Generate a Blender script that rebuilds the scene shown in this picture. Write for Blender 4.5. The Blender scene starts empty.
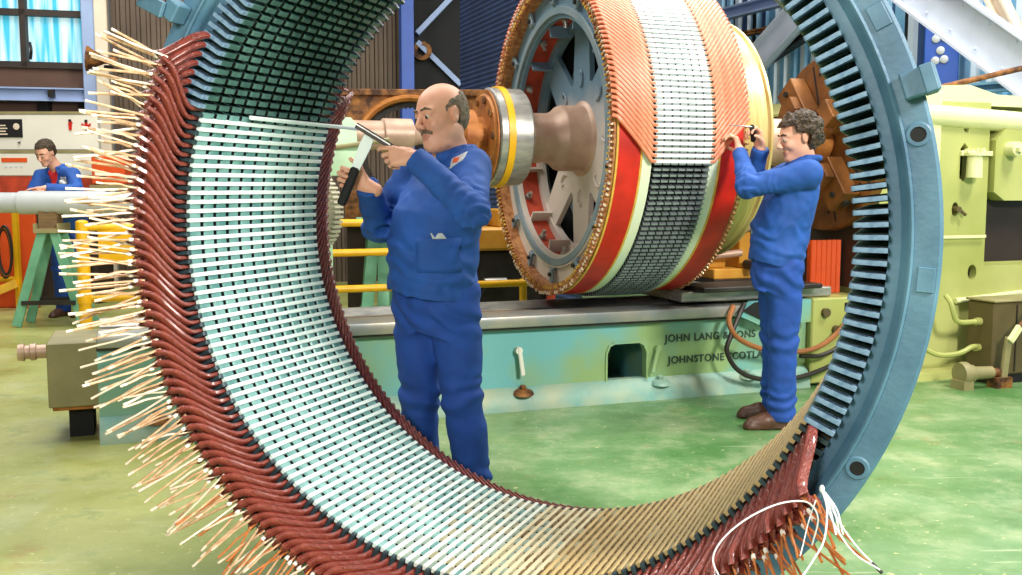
import bpy, bmesh, math, random
import numpy as np
from mathutils import Vector, Matrix, noise as mnoise
from mathutils.bvhtree import BVHTree
random.seed(7)
rng = np.random.default_rng(5)
PI = math.pi
sc = bpy.context.scene
COL = sc.collection
R = math.radians

# ------------------------------------------------------------------ camera
CAM_H = 1.335
PITCH = math.atan(100.5 / 1000)
cd = bpy.data.cameras.new('camera'); cam = bpy.data.objects.new('camera', cd); COL.objects.link(cam)
cam.location = (0, 0, CAM_H); cam.rotation_euler = (PI / 2 - PITCH, 0, 0)
cd.sensor_fit = 'HORIZONTAL'; cd.sensor_width = 36; cd.lens = 36 * 1000 / 1022
cd.clip_start = .05; cd.clip_end = 200
sc.camera = cam

# lathe frame: x along the lathe, y away from the camera, z up
LO = Vector((.237, 6.348, 0)); LR = R(20)
LC, LS = math.cos(LR), math.sin(LR)
def LP(u, v, z=0): return Vector((LO.x + u * LC - v * LS, LO.y + u * LS + v * LC, z))
def ray(px, py):
    a = (px - 511) / 1000; b = (287.5 - py) / 1000
    return Vector((a, math.cos(PITCH) + b * math.sin(PITCH), -math.sin(PITCH) + b * math.cos(PITCH)))
O_ = Vector((0, 0, CAM_H))
def PY(px, py, Y): r = ray(px, py); return O_ + r * (Y / r.y)
def PZ(px, py, z=0): r = ray(px, py); return O_ + r * ((z - CAM_H) / r.z)
def toL(P): d = P - LO; return Vector((d.x * LC + d.y * LS, -d.x * LS + d.y * LC, P.z))
def PV(px, py, v):
    r = ray(px, py); n = Vector((-LS, LC, 0)); t = (v - (O_ - LO).dot(n)) / r.dot(n); return toL(O_ + r * t)

# ------------------------------------------------------------------ materials
def lin(c):
    return tuple((x / 12.92 if x <= .04045 else ((x + .055) / 1.055) ** 2.4) for x in [y / 255 for y in c])
def M(name, rgb, rough=.5, metal=0., var=.25, scale=6., rgb2=None, bump=0., bscale=40., thr=None, spec=None, detail=4., coat=0., stretch=None):
    m = bpy.data.materials.new(name); m.use_nodes = True
    nt = m.node_tree; N = nt.nodes; Lk = nt.links
    b = N['Principled BSDF']; b.inputs['Roughness'].default_value = rough; b.inputs['Metallic'].default_value = metal
    if spec is not None: b.inputs['Specular IOR Level'].default_value = spec
    if coat: b.inputs['Coat Weight'].default_value = coat; b.inputs['Coat Roughness'].default_value = .15
    tc = N.new('ShaderNodeTexCoord'); vec = tc.outputs['Object']
    if stretch:
        mp = N.new('ShaderNodeMapping'); mp.inputs['Scale'].default_value = stretch
        Lk.new(vec, mp.inputs['Vector']); vec = mp.outputs['Vector']
    n = N.new('ShaderNodeTexNoise'); n.inputs['Scale'].default_value = scale; n.inputs['Detail'].default_value = detail
    Lk.new(vec, n.inputs['Vector'])
    cr = N.new('ShaderNodeValToRGB'); Lk.new(n.outputs['Fac'], cr.inputs['Fac'])
    c = lin(rgb)
    if rgb2 is None:
        c2 = tuple(min(1, x * (1 + var)) for x in c); c1 = tuple(x * (1 - var) for x in c)
    else: c1 = c; c2 = lin(rgb2)
    lo, hi = thr or (.3, .7)
    cr.color_ramp.elements[0].position = lo; cr.color_ramp.elements[1].position = hi
    cr.color_ramp.elements[0].color = (*c1, 1); cr.color_ramp.elements[1].color = (*c2, 1)
    Lk.new(cr.outputs['Color'], b.inputs['Base Color'])
    if bump:
        n2 = N.new('ShaderNodeTexNoise'); n2.inputs['Scale'].default_value = bscale; n2.inputs['Detail'].default_value = 5
        Lk.new(vec, n2.inputs['Vector'])
        bp = N.new('ShaderNodeBump'); bp.inputs['Strength'].default_value = bump; bp.inputs['Distance'].default_value = .02
        Lk.new(n2.outputs['Fac'], bp.inputs['Height']); Lk.new(bp.outputs['Normal'], b.inputs['Normal'])
    return m
def emis(name, rgb, s):
    m = bpy.data.materials.new(name); m.use_nodes = True
    b = m.node_tree.nodes['Principled BSDF']; b.inputs['Base Color'].default_value = (*lin(rgb), 1)
    b.inputs['Emission Color'].default_value = (*lin(rgb), 1); b.inputs['Emission Strength'].default_value = s
    return m

m_blue = M('stator_blue_paint', (60, 98, 122), .5, 0, .22, 5, rgb2=(96, 138, 158), bump=.08, bscale=60)
m_finger = M('finger_steel', (84, 118, 146), .6, 0, .35, 60, rgb2=(136, 164, 186), spec=.25)
m_fdark = M('finger_dark', (52, 70, 76), .4, .3, .3, 30)
m_tooth = M('varnished_lamination', (78, 128, 124), .38, .1, .2, 9, rgb2=(128, 172, 166), thr=(.35, .7))
m_tooth_u = M('bare_green_lamination_dim', (54, 90, 82), .4, .1, .25, 9, rgb2=(88, 128, 118), thr=(.35, .7))  # bare green of the unwound teeth, darkened to paint in their shade
m_core_dark = M('core_dark', (14, 14, 16), .8, 0, .2)
m_wedge_1 = M('off_white_slot_wedge', (224, 228, 214), .38, 0, .04, 14)
m_wedge_2 = M('cream_slot_wedge_pale', (212, 198, 162), .4, 0, .06, 14)
m_tooth_1 = M('grey_lamination', (112, 134, 122), .38, .1, .2, 9, rgb2=(150, 166, 150))
m_tooth_2 = M('grey_tan_lamination', (130, 126, 98), .4, .1, .2, 9, rgb2=(166, 160, 128))
m_wedge_c = M('cream_slot_wedge', (194, 168, 116), .4, 0, .1, 14)
m_tooth_t = M('tan_dim_lamination', (92, 74, 44), .42, .1, .25, 9, rgb2=(130, 110, 72))  # low light at the lower right painted into the darkest tan
m_wedge = M('white_slot_wedge', (226, 240, 234), .38, 0, .04, 14)
m_coil = M('red_brown_insulation', (108, 42, 33), .28, 0, .35, 40, rgb2=(146, 66, 52), bump=.4, bscale=130, coat=.5)
m_copper = M('orange_copper', (206, 112, 54), .36, .5, .3, 30, rgb2=(240, 160, 96))
m_lead = M('dull_tinned_lead', (186, 140, 96), .42, .25, .3, 26, rgb2=(236, 204, 162))
m_tin = M('pale_tinned_copper', (240, 222, 196), .4, .3, .15, 30)
m_tape = M('white_tape', (235, 228, 215), .7, 0, .06, 30)
m_cord = M('white_cord', (238, 240, 240), .7, 0, .05, 60)

m_orange = M('orange_coil_varnish', (206, 112, 78), .36, 0, .25, 25, rgb2=(226, 146, 112))
m_red = M('red_insulation', (196, 34, 20), .42, 0, .2, 8)
m_wband = M('white_band', (214, 226, 208), .45, 0, .08, 6, rgb2=(226, 232, 196))
m_yedge = M('yellow_tape', (214, 170, 70), .5, 0, .2, 20)
m_rtooth = M('rotor_steel', (150, 158, 160), .35, .5, .2, 12)
m_rotorpaint = M('rotor_grey_blue', (100, 124, 138), .45, 0, .18, 3, rgb2=(140, 150, 152), bump=.06)
m_spider = M('spider_grey', (104, 130, 146), .42, 0, .2, 1.8, rgb2=(170, 164, 154), thr=(.40, .6))
m_redpaint = M('red_lead_paint', (176, 62, 34), .6, 0, .3, 9)
m_endloop = M('end_loop_brown', (140, 76, 40), .45, .2, .35, 30, rgb2=(200, 146, 92))
m_brass = M('brushed_brass', (214, 176, 100), .4, .45, .1, 5, rgb2=(236, 214, 150), stretch=(14, 1, 1))
m_shaft = M('shaft_tan', (160, 126, 106), .42, .15, .2, 5, rgb2=(204, 174, 150), bump=.06)
m_rustor = M('rusty_orange_steel', (150, 84, 34), .55, .3, .35, 9, rgb2=(200, 134, 66), bump=.2)
m_yellow = M('yellow_paint', (236, 178, 18), .42, 0, .12, 8)
m_steel = M('worn_steel', (140, 142, 140), .38, .6, .25, 9, rgb2=(186, 182, 172), stretch=(1, 4, 4))
m_dsteel = M('dark_steel', (52, 48, 44), .5, .4, .3, 9)
m_bed = M('bed_teal_paint', (112, 178, 178), .4, 0, .2, 1.5, rgb2=(142, 170, 112), thr=(.44, .62), bump=.08, bscale=25)
m_bedfoot = M('bed_foot_paint', (168, 178, 146), .5, 0, .2, 5, rgb2=(112, 166, 156), bump=.15)
m_rail = M('bed_way_steel', (126, 140, 148), .36, .4, .2, 4, rgb2=(176, 168, 148))
m_letter = M('letter_dark', (52, 70, 56), .6)
m_black = M('black', (10, 9, 9), .75, 0, .1)
m_yg = M('yellow_green_paint', (158, 164, 84), .42, 0, .15, 1.5, rgb2=(190, 192, 120), bump=.06, bscale=20)
m_ygpale = M('pale_yellow_green', (224, 224, 168), .4, 0, .08, 3, bump=.05)
m_ochre = M('ochre_paint', (190, 126, 30), .5, 0, .3, 5, rgb2=(214, 160, 60))
m_olive = M('olive_box_paint', (92, 78, 46), .5, 0, .15, 5)
m_rust = M('rust_brown', (64, 36, 20), .7, .15, .4, 11, rgb2=(158, 104, 48), thr=(.38, .66), bump=.5, bscale=30, detail=8)
m_plate = M('faceplate_brown', (92, 54, 22), .5, .25, .3, 5, rgb2=(146, 94, 42), bump=.12)
m_dbrown = M('dark_brown', (44, 31, 24), .6, 0, .3, 4)
m_green = M('stand_green', (88, 150, 118), .45, 0, .15, 6, rgb2=(120, 176, 140))
m_lgreen = M('light_green', (150, 196, 150), .45, 0, .15, 4, rgb2=(190, 216, 176))
m_beige = M('beige_gear', (196, 190, 166), .5, .1, .15, 8)
m_wood = M('wood_block', (122, 96, 62), .7, 0, .3, 8, bump=.2, stretch=(1, 1, 6))
m_white = M('white_cylinder', (186, 190, 190), .35, 0, .06, 5)
m_orange2 = M('orange_panel', (222, 82, 24), .5, 0, .2, 2)
m_tan = M('olive_grey_box', (132, 124, 84), .5, 0, .2, 5, rgb2=(156, 146, 102))
m_hose = M('dark_hose', (38, 30, 24), .5, 0, .2)
m_hoseo = M('brown_hose', (150, 92, 46), .45, 0, .2)
m_bluecol = M('blue_column_paint', (34, 80, 168), .45, 0, .15, 3)
m_bluegrey = M('pale_blue_beam', (150, 170, 208), .45, 0, .12, 3)
m_cream = M('cream_column', (222, 206, 182), .5, 0, .08, 3)
m_girder = M('pale_girder', (196, 204, 218), .5, 0, .1, 3)
m_panelw = M('white_panel', (226, 222, 206), .5, 0, .06, 2)
m_shutter = M('dark_blue_rib', (48, 66, 104), .5, .1, .2, 4)
m_corr_b = M('corrugated_brown', (104, 86, 66), .6, 0, .2, 1.4, rgb2=(76, 61, 47), bump=.05)
m_corr_c = M('corrugated_blue', (92, 156, 196), .5, 0, .2, 2, rgb2=(150, 196, 220))
m_corr_w = M('corrugated_white', (206, 222, 232), .5, 0, .1, 2)
m_corr_d = M('corrugated_navy', (50, 76, 118), .5, 0, .2, 2)
m_brownwall = M('brown_wall_panel', (88, 60, 46), .6, 0, .15, 3)

m_skin = M('skin', (218, 156, 126), .48, 0, .12, 14, rgb2=(232, 176, 146))
m_lip = M('lip', (200, 134, 112), .45, 0, .1)
m_jack = M('blue_work_cloth', (28, 80, 158), .75, 0, .18, 9, bump=.12, bscale=300)
m_trou = M('blue_trouser_cloth', (27, 72, 154), .78, 0, .2, 9, bump=.12, bscale=300)
m_greyhair = M('grey_brown_hair', (120, 104, 84), .7, 0, .3, 60, bump=.6, bscale=140)
m_darkhair = M('dark_brown_hair', (30, 21, 14), .5, 0, .4, 45, rgb2=(86, 66, 40), bump=1., bscale=90)
m_shoe = M('brown_leather', (84, 54, 38), .45, 0, .25, 14)
m_eyew = M('eye_white', (196, 180, 168), .3, 0, .02)
m_iris = M('eye_dark', (38, 28, 22), .2, 0, .05)
m_redshirt = M('red_shirt', (206, 34, 34), .8, 0, .1)

# ------------------------------------------------------------------ object helpers
def link(o, parent=None):
    COL.objects.link(o)
    if parent is not None: o.parent = parent
    return o
def tag(o, label=None, cat=None, group=None, kind=None):
    if label: o['label'] = label
    if cat: o['category'] = cat
    if group: o['group'] = group
    if kind: o['kind'] = kind
    return o
def thing(name, label, cat, loc=(0, 0, 0), rz=0., group=None):
    o = bpy.data.objects.new(name, None); link(o); o.location = loc; o.rotation_euler = (0, 0, rz)
    o.empty_display_size = .1
    return tag(o, label, cat, group)
def thingL(name, label, cat, u, v, z=0., group=None):
    return thing(name, label, cat, LP(u, v, z), LR, group)

class MB:
    def __init__(s): s.bm = bmesh.new(); s.mi = 0
    def _fin(s, n0, mat=None):
        s.bm.verts.ensure_lookup_table()
    def _newfaces(s, f0):
        for f in list(s.bm.faces)[f0:]: f.material_index = s.mi
    def box(s, lo, hi, bev=0., rot=None, seg=1, M4=None):
        f0 = len(s.bm.faces)
        c = [(a + b) / 2 for a, b in zip(lo, hi)]; d = [abs(b - a) for a, b in zip(lo, hi)]
        mat = Matrix.Translation(c) @ (rot.to_4x4() if rot is not None else Matrix()) @ Matrix.Diagonal((*d, 1))
        if M4 is not None: mat = M4 @ mat
        r = bmesh.ops.create_cube(s.bm, size=1, matrix=mat)
        if bev:
            vs = set(r['verts']); es = [e for e in s.bm.edges if e.verts[0] in vs and e.verts[1] in vs]
            bmesh.ops.bevel(s.bm, geom=es, offset=bev, segments=seg, affect='EDGES', profile=.5)
        s._newfaces(f0); return s
    def beam(s, p0, p1, w, h, up=(0, 0, 1), bev=0.):
        p0 = Vector(p0); p1 = Vector(p1); d = p1 - p0; L = d.length; x = d.normalized(); up = Vector(up)
        if abs(x.dot(up)) > .98: up = Vector((0, 1, 0)) if abs(x.y) < .9 else Vector((1, 0, 0))
        y = up.cross(x).normalized(); z = x.cross(y)
        m = Matrix((x, y, z)).transposed().to_4x4(); m.translation = (p0 + p1) / 2
        return s.box((-L / 2, -w / 2, -h / 2), (L / 2, w / 2, h / 2), bev, M4=m)
    def cyl(s, p0, p1, r0, r1=None, seg=24, caps=True):
        if r1 is None: r1 = r0
        return s.rev([(0, r0), (1, r1)], p0, p1, seg, caps)
    def rev(s, prof, p0, p1, seg=32, caps=True, unit=True):
        """revolve (t, r) about the axis p0->p1 ; t in units of the axis length when unit else metres"""
        p0 = Vector(p0); p1 = Vector(p1); d = p1 - p0; L = d.length; x = d / L
        a = x.orthogonal().normalized(); b = x.cross(a)
        f0 = len(s.bm.faces); rings = []
        for t, r in prof:
            c = p0 + x * (t * L if unit else t)
            rings.append([s.bm.verts.new(c + (a * math.cos(k * 2 * PI / seg) + b * math.sin(k * 2 * PI / seg)) * r) for k in range(seg)])
        for i in range(len(rings) - 1):
            for k in range(seg):
                s.bm.faces.new((rings[i][k], rings[i][(k + 1) % seg], rings[i + 1][(k + 1) % seg], rings[i + 1][k]))
        if caps:
            s.bm.faces.new(list(reversed(rings[0]))); s.bm.faces.new(rings[-1])
        s._newfaces(f0); return s
    def ring(s, prof, p0, p1, seg=64):
        """closed profile (t metres, r) revolved: an annular solid"""
        p0 = Vector(p0); p1 = Vector(p1); x = (p1 - p0).normalized()
        a = x.orthogonal().normalized(); b = x.cross(a)
        f0 = len(s.bm.faces); rings = []
        for t, r in prof:
            c = p0 + x * t
            rings.append([s.bm.verts.new(c + (a * math.cos(k * 2 * PI / seg) + b * math.sin(k * 2 * PI / seg)) * r) for k in range(seg)])
        n = len(rings)
        for i in range(n):
            for k in range(seg):
                s.bm.faces.new((rings[i][k], rings[i][(k + 1) % seg], rings[(i + 1) % n][(k + 1) % seg], rings[(i + 1) % n][k]))
        s._newfaces(f0); return s
    def tube(s, pts, r, seg=10, w=None, up=None, caps=True):
        """sweep a round (or w x r rounded) section along pts ; r may be a list"""
        pts = [Vector(p) for p in pts]; n = len(pts); f0 = len(s.bm.faces)
        tang = [(pts[min(i + 1, n - 1)] - pts[max(i - 1, 0)]).normalized() for i in range(n)]
        u = Vector(up(0) if callable(up) else up) if up is not None else tang[0].orthogonal()
        rings = []
        for i in range(n):
            if callable(up): u = Vector(up(i))
            u = (u - tang[i] * u.dot(tang[i])).normalized(); v = tang[i].cross(u)
            ri = r[i] if hasattr(r, '__len__') else r
            ring = []
            for k in range(seg):
                a = 2 * PI * (k + .5) / seg; ca, sa = math.cos(a), math.sin(a)
                if w is None: off = (u * ca + v * sa) * ri
                else:
                    e = .55; cx = math.copysign(abs(ca) ** e, ca); sx = math.copysign(abs(sa) ** e, sa)
                    off = u * cx * ri + v * sx * (w[i] if hasattr(w, '__len__') else w)
                ring.append(s.bm.verts.new(pts[i] + off))
            rings.append(ring)
        for i in range(n - 1):
            for k in range(seg):
                s.bm.faces.new((rings[i][k], rings[i][(k + 1) % seg], rings[i + 1][(k + 1) % seg], rings[i + 1][k]))
        if caps: s.bm.faces.new(list(reversed(rings[0]))); s.bm.faces.new(rings[-1])
        s._newfaces(f0); return s
    def sph(s, c, r, seg=16, sc3=(1, 1, 1)):
        f0 = len(s.bm.faces)
        bmesh.ops.create_uvsphere(s.bm, u_segments=seg, v_segments=seg // 2 + 2, radius=r, matrix=Matrix.Translation(c) @ Matrix.Diagonal((*sc3, 1)))
        s._newfaces(f0); return s
    def prism(s, outer, ext, axes=((1, 0, 0), (0, 0, 1)), org=(0, 0, 0), holes=()):
        """polygon (a, b) in the plane of axes, extruded by vector ext; holes cut through"""
        A, B = Vector(axes[0]), Vector(axes[1]); org = Vector(org); ext = Vector(ext); f0 = len(s.bm.faces)
        tmp = bmesh.new(); es = []
        for loop in [outer] + list(holes):
            vs = [tmp.verts.new(org + A * a + B * b) for a, b in loop]
            es += [tmp.edges.new((vs[i], vs[(i + 1) % len(vs)])) for i in range(len(vs))]
        if holes: bmesh.ops.triangle_fill(tmp, edges=es, use_beauty=True, use_dissolve=False)
        else: tmp.faces.new(tmp.verts)
        r = bmesh.ops.extrude_face_region(tmp, geom=list(tmp.faces))
        bmesh.ops.translate(tmp, verts=[g for g in r['geom'] if isinstance(g, bmesh.types.BMVert)], vec=ext)
        bmesh.ops.recalc_face_normals(tmp, faces=tmp.faces)
        me = bpy.data.meshes.new('t'); tmp.to_mesh(me); tmp.free(); s.bm.from_mesh(me); bpy.data.meshes.remove(me)
        s._newfaces(f0); return s
    def mat(s, i): s.mi = i; return s
    def mesh(s, name, mats, ang=35, recalc=True):
        if recalc: bmesh.ops.recalc_face_normals(s.bm, faces=s.bm.faces)
        for f in s.bm.faces: f.smooth = True
        ca = R(ang)
        for e in s.bm.edges:
            e.smooth = not (len(e.link_faces) == 2 and e.calc_face_angle(0) > ca)
        me = bpy.data.meshes.new(name); s.bm.to_mesh(me); s.bm.free()
        for m in (mats if isinstance(mats, (list, tuple)) else [mats]): me.materials.append(m)
        return me
    def build(s, name, mats, parent=None, loc=(0, 0, 0), rot=(0, 0, 0), ang=35):
        o = bpy.data.objects.new(name, s.mesh(name, mats, ang)); link(o, parent); o.location = loc; o.rotation_euler = rot
        return o
def np_mesh(name, V, F, mats, smooth=False, mi=None):
    me = bpy.data.meshes.new(name)
    me.from_pydata([tuple(v) for v in V], [], [tuple(f) for f in F])
    for m in (mats if isinstance(mats, (list, tuple)) else [mats]): me.materials.append(m)
    if mi is not None: me.polygons.foreach_set('material_index', np.asarray(mi, dtype=np.int32))
    if smooth: me.polygons.foreach_set('use_smooth', np.ones(len(me.polygons), dtype=bool))
    me.update(); return me
def obj(name, me, parent=None, loc=(0, 0, 0), rot=(0, 0, 0)):
    o = bpy.data.objects.new(name, me); link(o, parent); o.location = loc; o.rotation_euler = rot; return o
def dup(o, parent=None):
    c = o.copy(); COL.objects.link(c); c.parent = parent; return c
def bez(P, n=12):
    """Catmull-Rom through points"""
    P = [Vector(p) for p in P]; Q = [P[0] * 2 - P[1]] + P + [P[-1] * 2 - P[-2]]; out = []
    for i in range(1, len(Q) - 2):
        a, b, c, d = Q[i - 1:i + 3]
        for k in range(n):
            t = k / n
            out.append(.5 * ((2 * b) + (c - a) * t + (2 * a - 5 * b + 4 * c - d) * t * t + (3 * b - a - 3 * c + d) * t ** 3))
    out.append(P[-1]); return out

def low_lit_tone(name, up, down, z0, soft, rough=.42):
    """low light put into the colour: one tone above z0, another below, noisy border"""
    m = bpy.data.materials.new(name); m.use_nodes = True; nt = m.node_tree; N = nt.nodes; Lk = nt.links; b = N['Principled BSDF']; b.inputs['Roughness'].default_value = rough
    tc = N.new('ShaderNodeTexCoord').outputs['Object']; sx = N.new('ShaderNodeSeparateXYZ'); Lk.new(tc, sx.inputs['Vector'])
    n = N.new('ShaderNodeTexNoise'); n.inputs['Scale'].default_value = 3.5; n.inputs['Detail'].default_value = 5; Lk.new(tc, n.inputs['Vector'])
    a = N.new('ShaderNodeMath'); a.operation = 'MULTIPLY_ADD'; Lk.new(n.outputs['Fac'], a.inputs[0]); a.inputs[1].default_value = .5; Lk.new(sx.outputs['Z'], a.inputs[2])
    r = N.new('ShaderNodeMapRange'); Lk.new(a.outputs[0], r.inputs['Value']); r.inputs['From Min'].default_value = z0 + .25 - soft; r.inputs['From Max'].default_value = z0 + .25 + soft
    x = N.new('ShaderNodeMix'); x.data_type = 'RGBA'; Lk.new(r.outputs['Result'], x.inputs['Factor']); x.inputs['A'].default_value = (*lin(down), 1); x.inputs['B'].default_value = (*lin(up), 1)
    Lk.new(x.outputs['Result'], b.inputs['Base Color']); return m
m_spider = low_lit_tone('spider_low_lit', (104, 132, 150), (202, 190, 178), 1.78, .16)  # lighter warm lower half paints in the low light on the rotor face
#def graded
# ================================================================== SETTING
def struct(o): o['kind'] = 'structure'; return o
# floor: green painted workshop floor with dirt, scratches and rust stains
def floor_mat():
    m = bpy.data.materials.new('green_floor_paint'); m.use_nodes = True; nt = m.node_tree; N = nt.nodes; Lk = nt.links
    b = N['Principled BSDF']; tc = N.new('ShaderNodeTexCoord').outputs['Object']
    def noise(sc_, det=5, rough=.6, st=None):
        v = tc
        if st:
            mp = N.new('ShaderNodeMapping'); mp.inputs['Scale'].default_value = st; mp.inputs['Rotation'].default_value = (0, 0, R(25)); Lk.new(tc, mp.inputs['Vector']); v = mp.outputs['Vector']
        n = N.new('ShaderNodeTexNoise'); n.inputs['Scale'].default_value = sc_; n.inputs['Detail'].default_value = det; n.inputs['Roughness'].default_value = rough
        Lk.new(v, n.inputs['Vector']); return n.outputs['Fac']
    def ramp(f, lo, hi, c1, c2):
        r = N.new('ShaderNodeValToRGB'); r.color_ramp.elements[0].position = lo; r.color_ramp.elements[1].position = hi
        r.color_ramp.elements[0].color = c1; r.color_ramp.elements[1].color = c2; Lk.new(f, r.inputs['Fac']); return r.outputs['Color']
    def mix(f, a, c):
        x = N.new('ShaderNodeMix'); x.data_type = 'RGBA'; Lk.new(f, x.inputs['Factor']); Lk.new(a, x.inputs['A'])
        if isinstance(c, tuple): x.inputs['B'].default_value = c
        else: Lk.new(c, x.inputs['B'])
        return x.outputs['Result']
    def c4(c): return (*lin(c), 1)
    W1 = (1, 1, 1, 1); K = (0, 0, 0, 1)
    base = ramp(noise(1.3, 8, .68), .36, .64, c4((72, 120, 62)), c4((126, 156, 108)))
    # the paint is more olive towards the left bay
    sx = N.new('ShaderNodeSeparateXYZ'); Lk.new(tc, sx.inputs['Vector'])
    mr = N.new('ShaderNodeMapRange'); mr.inputs['From Min'].default_value = .2; mr.inputs['From Max'].default_value = -1.6; Lk.new(sx.outputs['X'], mr.inputs['Value'])
    base = mix(mr.outputs['Result'], base, ramp(noise(1.6, 4), .35, .68, c4((134, 140, 62)), c4((178, 180, 110))))
    base = mix(ramp(noise(2.6, 8, .72), .50, .70, K, (.55, .55, .55, 1)), base, c4((172, 178, 138)))
    base = mix(ramp(noise(3.2, 8, .74), .54, .70, K, (.6, .6, .6, 1)), base, c4((66, 104, 50)))
    base = mix(ramp(noise(2.4, 8, .78), .58, .72, K, (.6, .6, .6, 1)), base, c4((150, 104, 52)))
    base = mix(ramp(noise(30, 3, .6), .64, .71, K, (.7, .7, .7, 1)), base, c4((214, 206, 150)))
    base = mix(ramp(noise(22, 4, .7), .66, .73, K, (.8, .8, .8, 1)), base, c4((120, 84, 40)))
    base = mix(ramp(noise(1.2, 7, .65, (1, 14, 1)), .63, .68, K, (.4, .4, .4, 1)), base, c4((206, 206, 170)))
    Lk.new(base, b.inputs['Base Color'])
    r = N.new('ShaderNodeMapRange'); Lk.new(noise(3, 5), r.inputs['Value']); r.inputs['From Min'].default_value = .3; r.inputs['From Max'].default_value = .7
    r.inputs['To Min'].default_value = .28; r.inputs['To Max'].default_value = .5; Lk.new(r.outputs['Result'], b.inputs['Roughness'])
    bp = N.new('ShaderNodeBump'); bp.inputs['Strength'].default_value = .12; bp.inputs['Distance'].default_value = .01
    Lk.new(noise(18, 5), bp.inputs['Height']); Lk.new(bp.outputs['Normal'], b.inputs['Normal'])
    return m
fl = np_mesh('floor', [(-14, -4, 0), (12, -4, 0), (12, 20, 0), (-14, 20, 0)], [(0, 1, 2, 3)], floor_mat())
struct(obj('floor', fl))

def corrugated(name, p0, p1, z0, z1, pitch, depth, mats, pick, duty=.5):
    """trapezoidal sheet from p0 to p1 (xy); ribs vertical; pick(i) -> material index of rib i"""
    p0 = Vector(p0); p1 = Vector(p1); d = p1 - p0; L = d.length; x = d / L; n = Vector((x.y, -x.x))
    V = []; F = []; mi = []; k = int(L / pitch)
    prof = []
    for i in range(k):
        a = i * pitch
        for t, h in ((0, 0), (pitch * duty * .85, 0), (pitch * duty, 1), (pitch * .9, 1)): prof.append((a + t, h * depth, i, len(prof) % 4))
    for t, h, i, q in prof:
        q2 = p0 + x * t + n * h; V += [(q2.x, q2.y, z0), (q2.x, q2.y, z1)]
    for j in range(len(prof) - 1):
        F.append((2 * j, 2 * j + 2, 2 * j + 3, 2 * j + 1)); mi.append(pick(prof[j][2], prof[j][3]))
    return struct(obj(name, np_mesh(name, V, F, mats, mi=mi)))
# back wall : from far left to the corner behind the rotor ; direction 76 deg from straight ahead
bwd = Vector((math.sin(R(76)), math.cos(R(76))))
bw0 = Vector((-6, 13.2))
def BW(px):                         # where a picture column meets the back wall
    r = ray(px, 187); d = Vector((r.x, r.y)); m = Matrix(((d.x, -bwd.x), (d.y, -bwd.y))); t = m.inverted() @ bw0; return bw0 + bwd * t[1]
cornr = Vector((2.75, 15.4))
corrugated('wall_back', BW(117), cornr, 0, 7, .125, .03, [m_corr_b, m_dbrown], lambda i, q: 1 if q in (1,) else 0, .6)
# brown panelled wall with the window, left of the columns
wl0, wl1 = bw0 - bwd * 5, BW(97)
def wall_box(mb, a, b, z0, z1, th, off=0.):
    a = Vector(a); b = Vector(b); d = (b - a).normalized(); n = Vector((d.y, -d.x))
    c = (a + b) / 2 + n * (off + th / 2 * 0); L = (b - a).length
    m = Matrix(((d.x, -n.x, 0), (d.y, -n.y, 0), (0, 0, 1))).to_4x4(); m.translation = (c.x, c.y, (z0 + z1) / 2)
    mb.box((-L / 2, -th / 2 - off * 0, -(z1 - z0) / 2), (L / 2, th / 2, (z1 - z0) / 2), M4=m); return mb
def zw(px, py): b = BW(px); return PY(px, py, b.y).z
w = MB()
zsill, zbeam = zw(50, 68), zw(50, 92)
wall_box(w, wl0, BW(100), 0, zsill, .12); wall_box(w, wl0, BW(100), 6.2, 7, .12); wall_box(w, BW(93), BW(100), zsill, 6.2, .12); wall_box(w, wl0, BW(-60), zsill, 6.2, .12)
struct(w.build('wall_left', m_brownwall))
# window : frame, mullions and lit panes
m_pane = emis('window_pane_daylight', (120, 200, 226), .0)
def pane_mat():
    m = bpy.data.materials.new('window_glass_blue'); m.use_nodes = True; nt = m.node_tree; N = nt.nodes; Lk = nt.links; b = N['Principled BSDF']
    tc = N.new('ShaderNodeTexCoord'); mp = N.new('ShaderNodeMapping'); mp.inputs['Scale'].default_value = (5, 5, .25); Lk.new(tc.outputs['Object'], mp.inputs['Vector'])
    n = N.new('ShaderNodeTexNoise'); n.inputs['Scale'].default_value = 2.2; n.inputs['Detail'].default_value = 3; Lk.new(mp.outputs['Vector'], n.inputs['Vector'])
    r = N.new('ShaderNodeValToRGB'); r.color_ramp.elements[0].color = (*lin((70, 176, 206)), 1); r.color_ramp.elements[1].color = (*lin((206, 238, 244)), 1)
    r.color_ramp.elements[0].position = .42; r.color_ramp.elements[1].position = .62; Lk.new(n.outputs['Fac'], r.inputs['Fac'])
    Lk.new(r.outputs['Color'], b.inputs['Base Color']); Lk.new(r.outputs['Color'], b.inputs['Emission Color']); b.inputs['Emission Strength'].default_value = .55
    b.inputs['Roughness'].default_value = .12; return m
win = struct(thing('window_1', None, None, (0, 0, 0)))
fr = MB()
zt = 6.2
for px in (-58, 33, 95): 
    a = BW(px - 3); b_ = BW(px + 3); wall_box(fr, a - Vector((0, .06)), b_ - Vector((0, .06)), zsill, zt, .1)
for py in (66, 14):
    z = zw(50, py); wall_box(fr, BW(-60) - Vector((0, .06)), BW(97) - Vector((0, .06)), z - .04, z + .04, .1)
fr.build('window_frame', m_dbrown, win)
for pa, pb in ((-55, 30), (36, 92)):
    for za, zb in ((zsill, zw(50, 16)), (zw(50, 12), zt)):
        g = MB(); wall_box(g, BW(pa), BW(pb), za, zb, .02); g.build('window_pane', pane_mat(), win)
ha = MB(); hp = BW(41); hz = zw(41, 52); ha.tube(bez([(hp.x, hp.y - .12, hz + .1), (hp.x + .05, hp.y - .2, hz), (hp.x, hp.y - .12, hz - .1)]), .018); ha.build('window_handle', m_dsteel, win)
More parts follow.
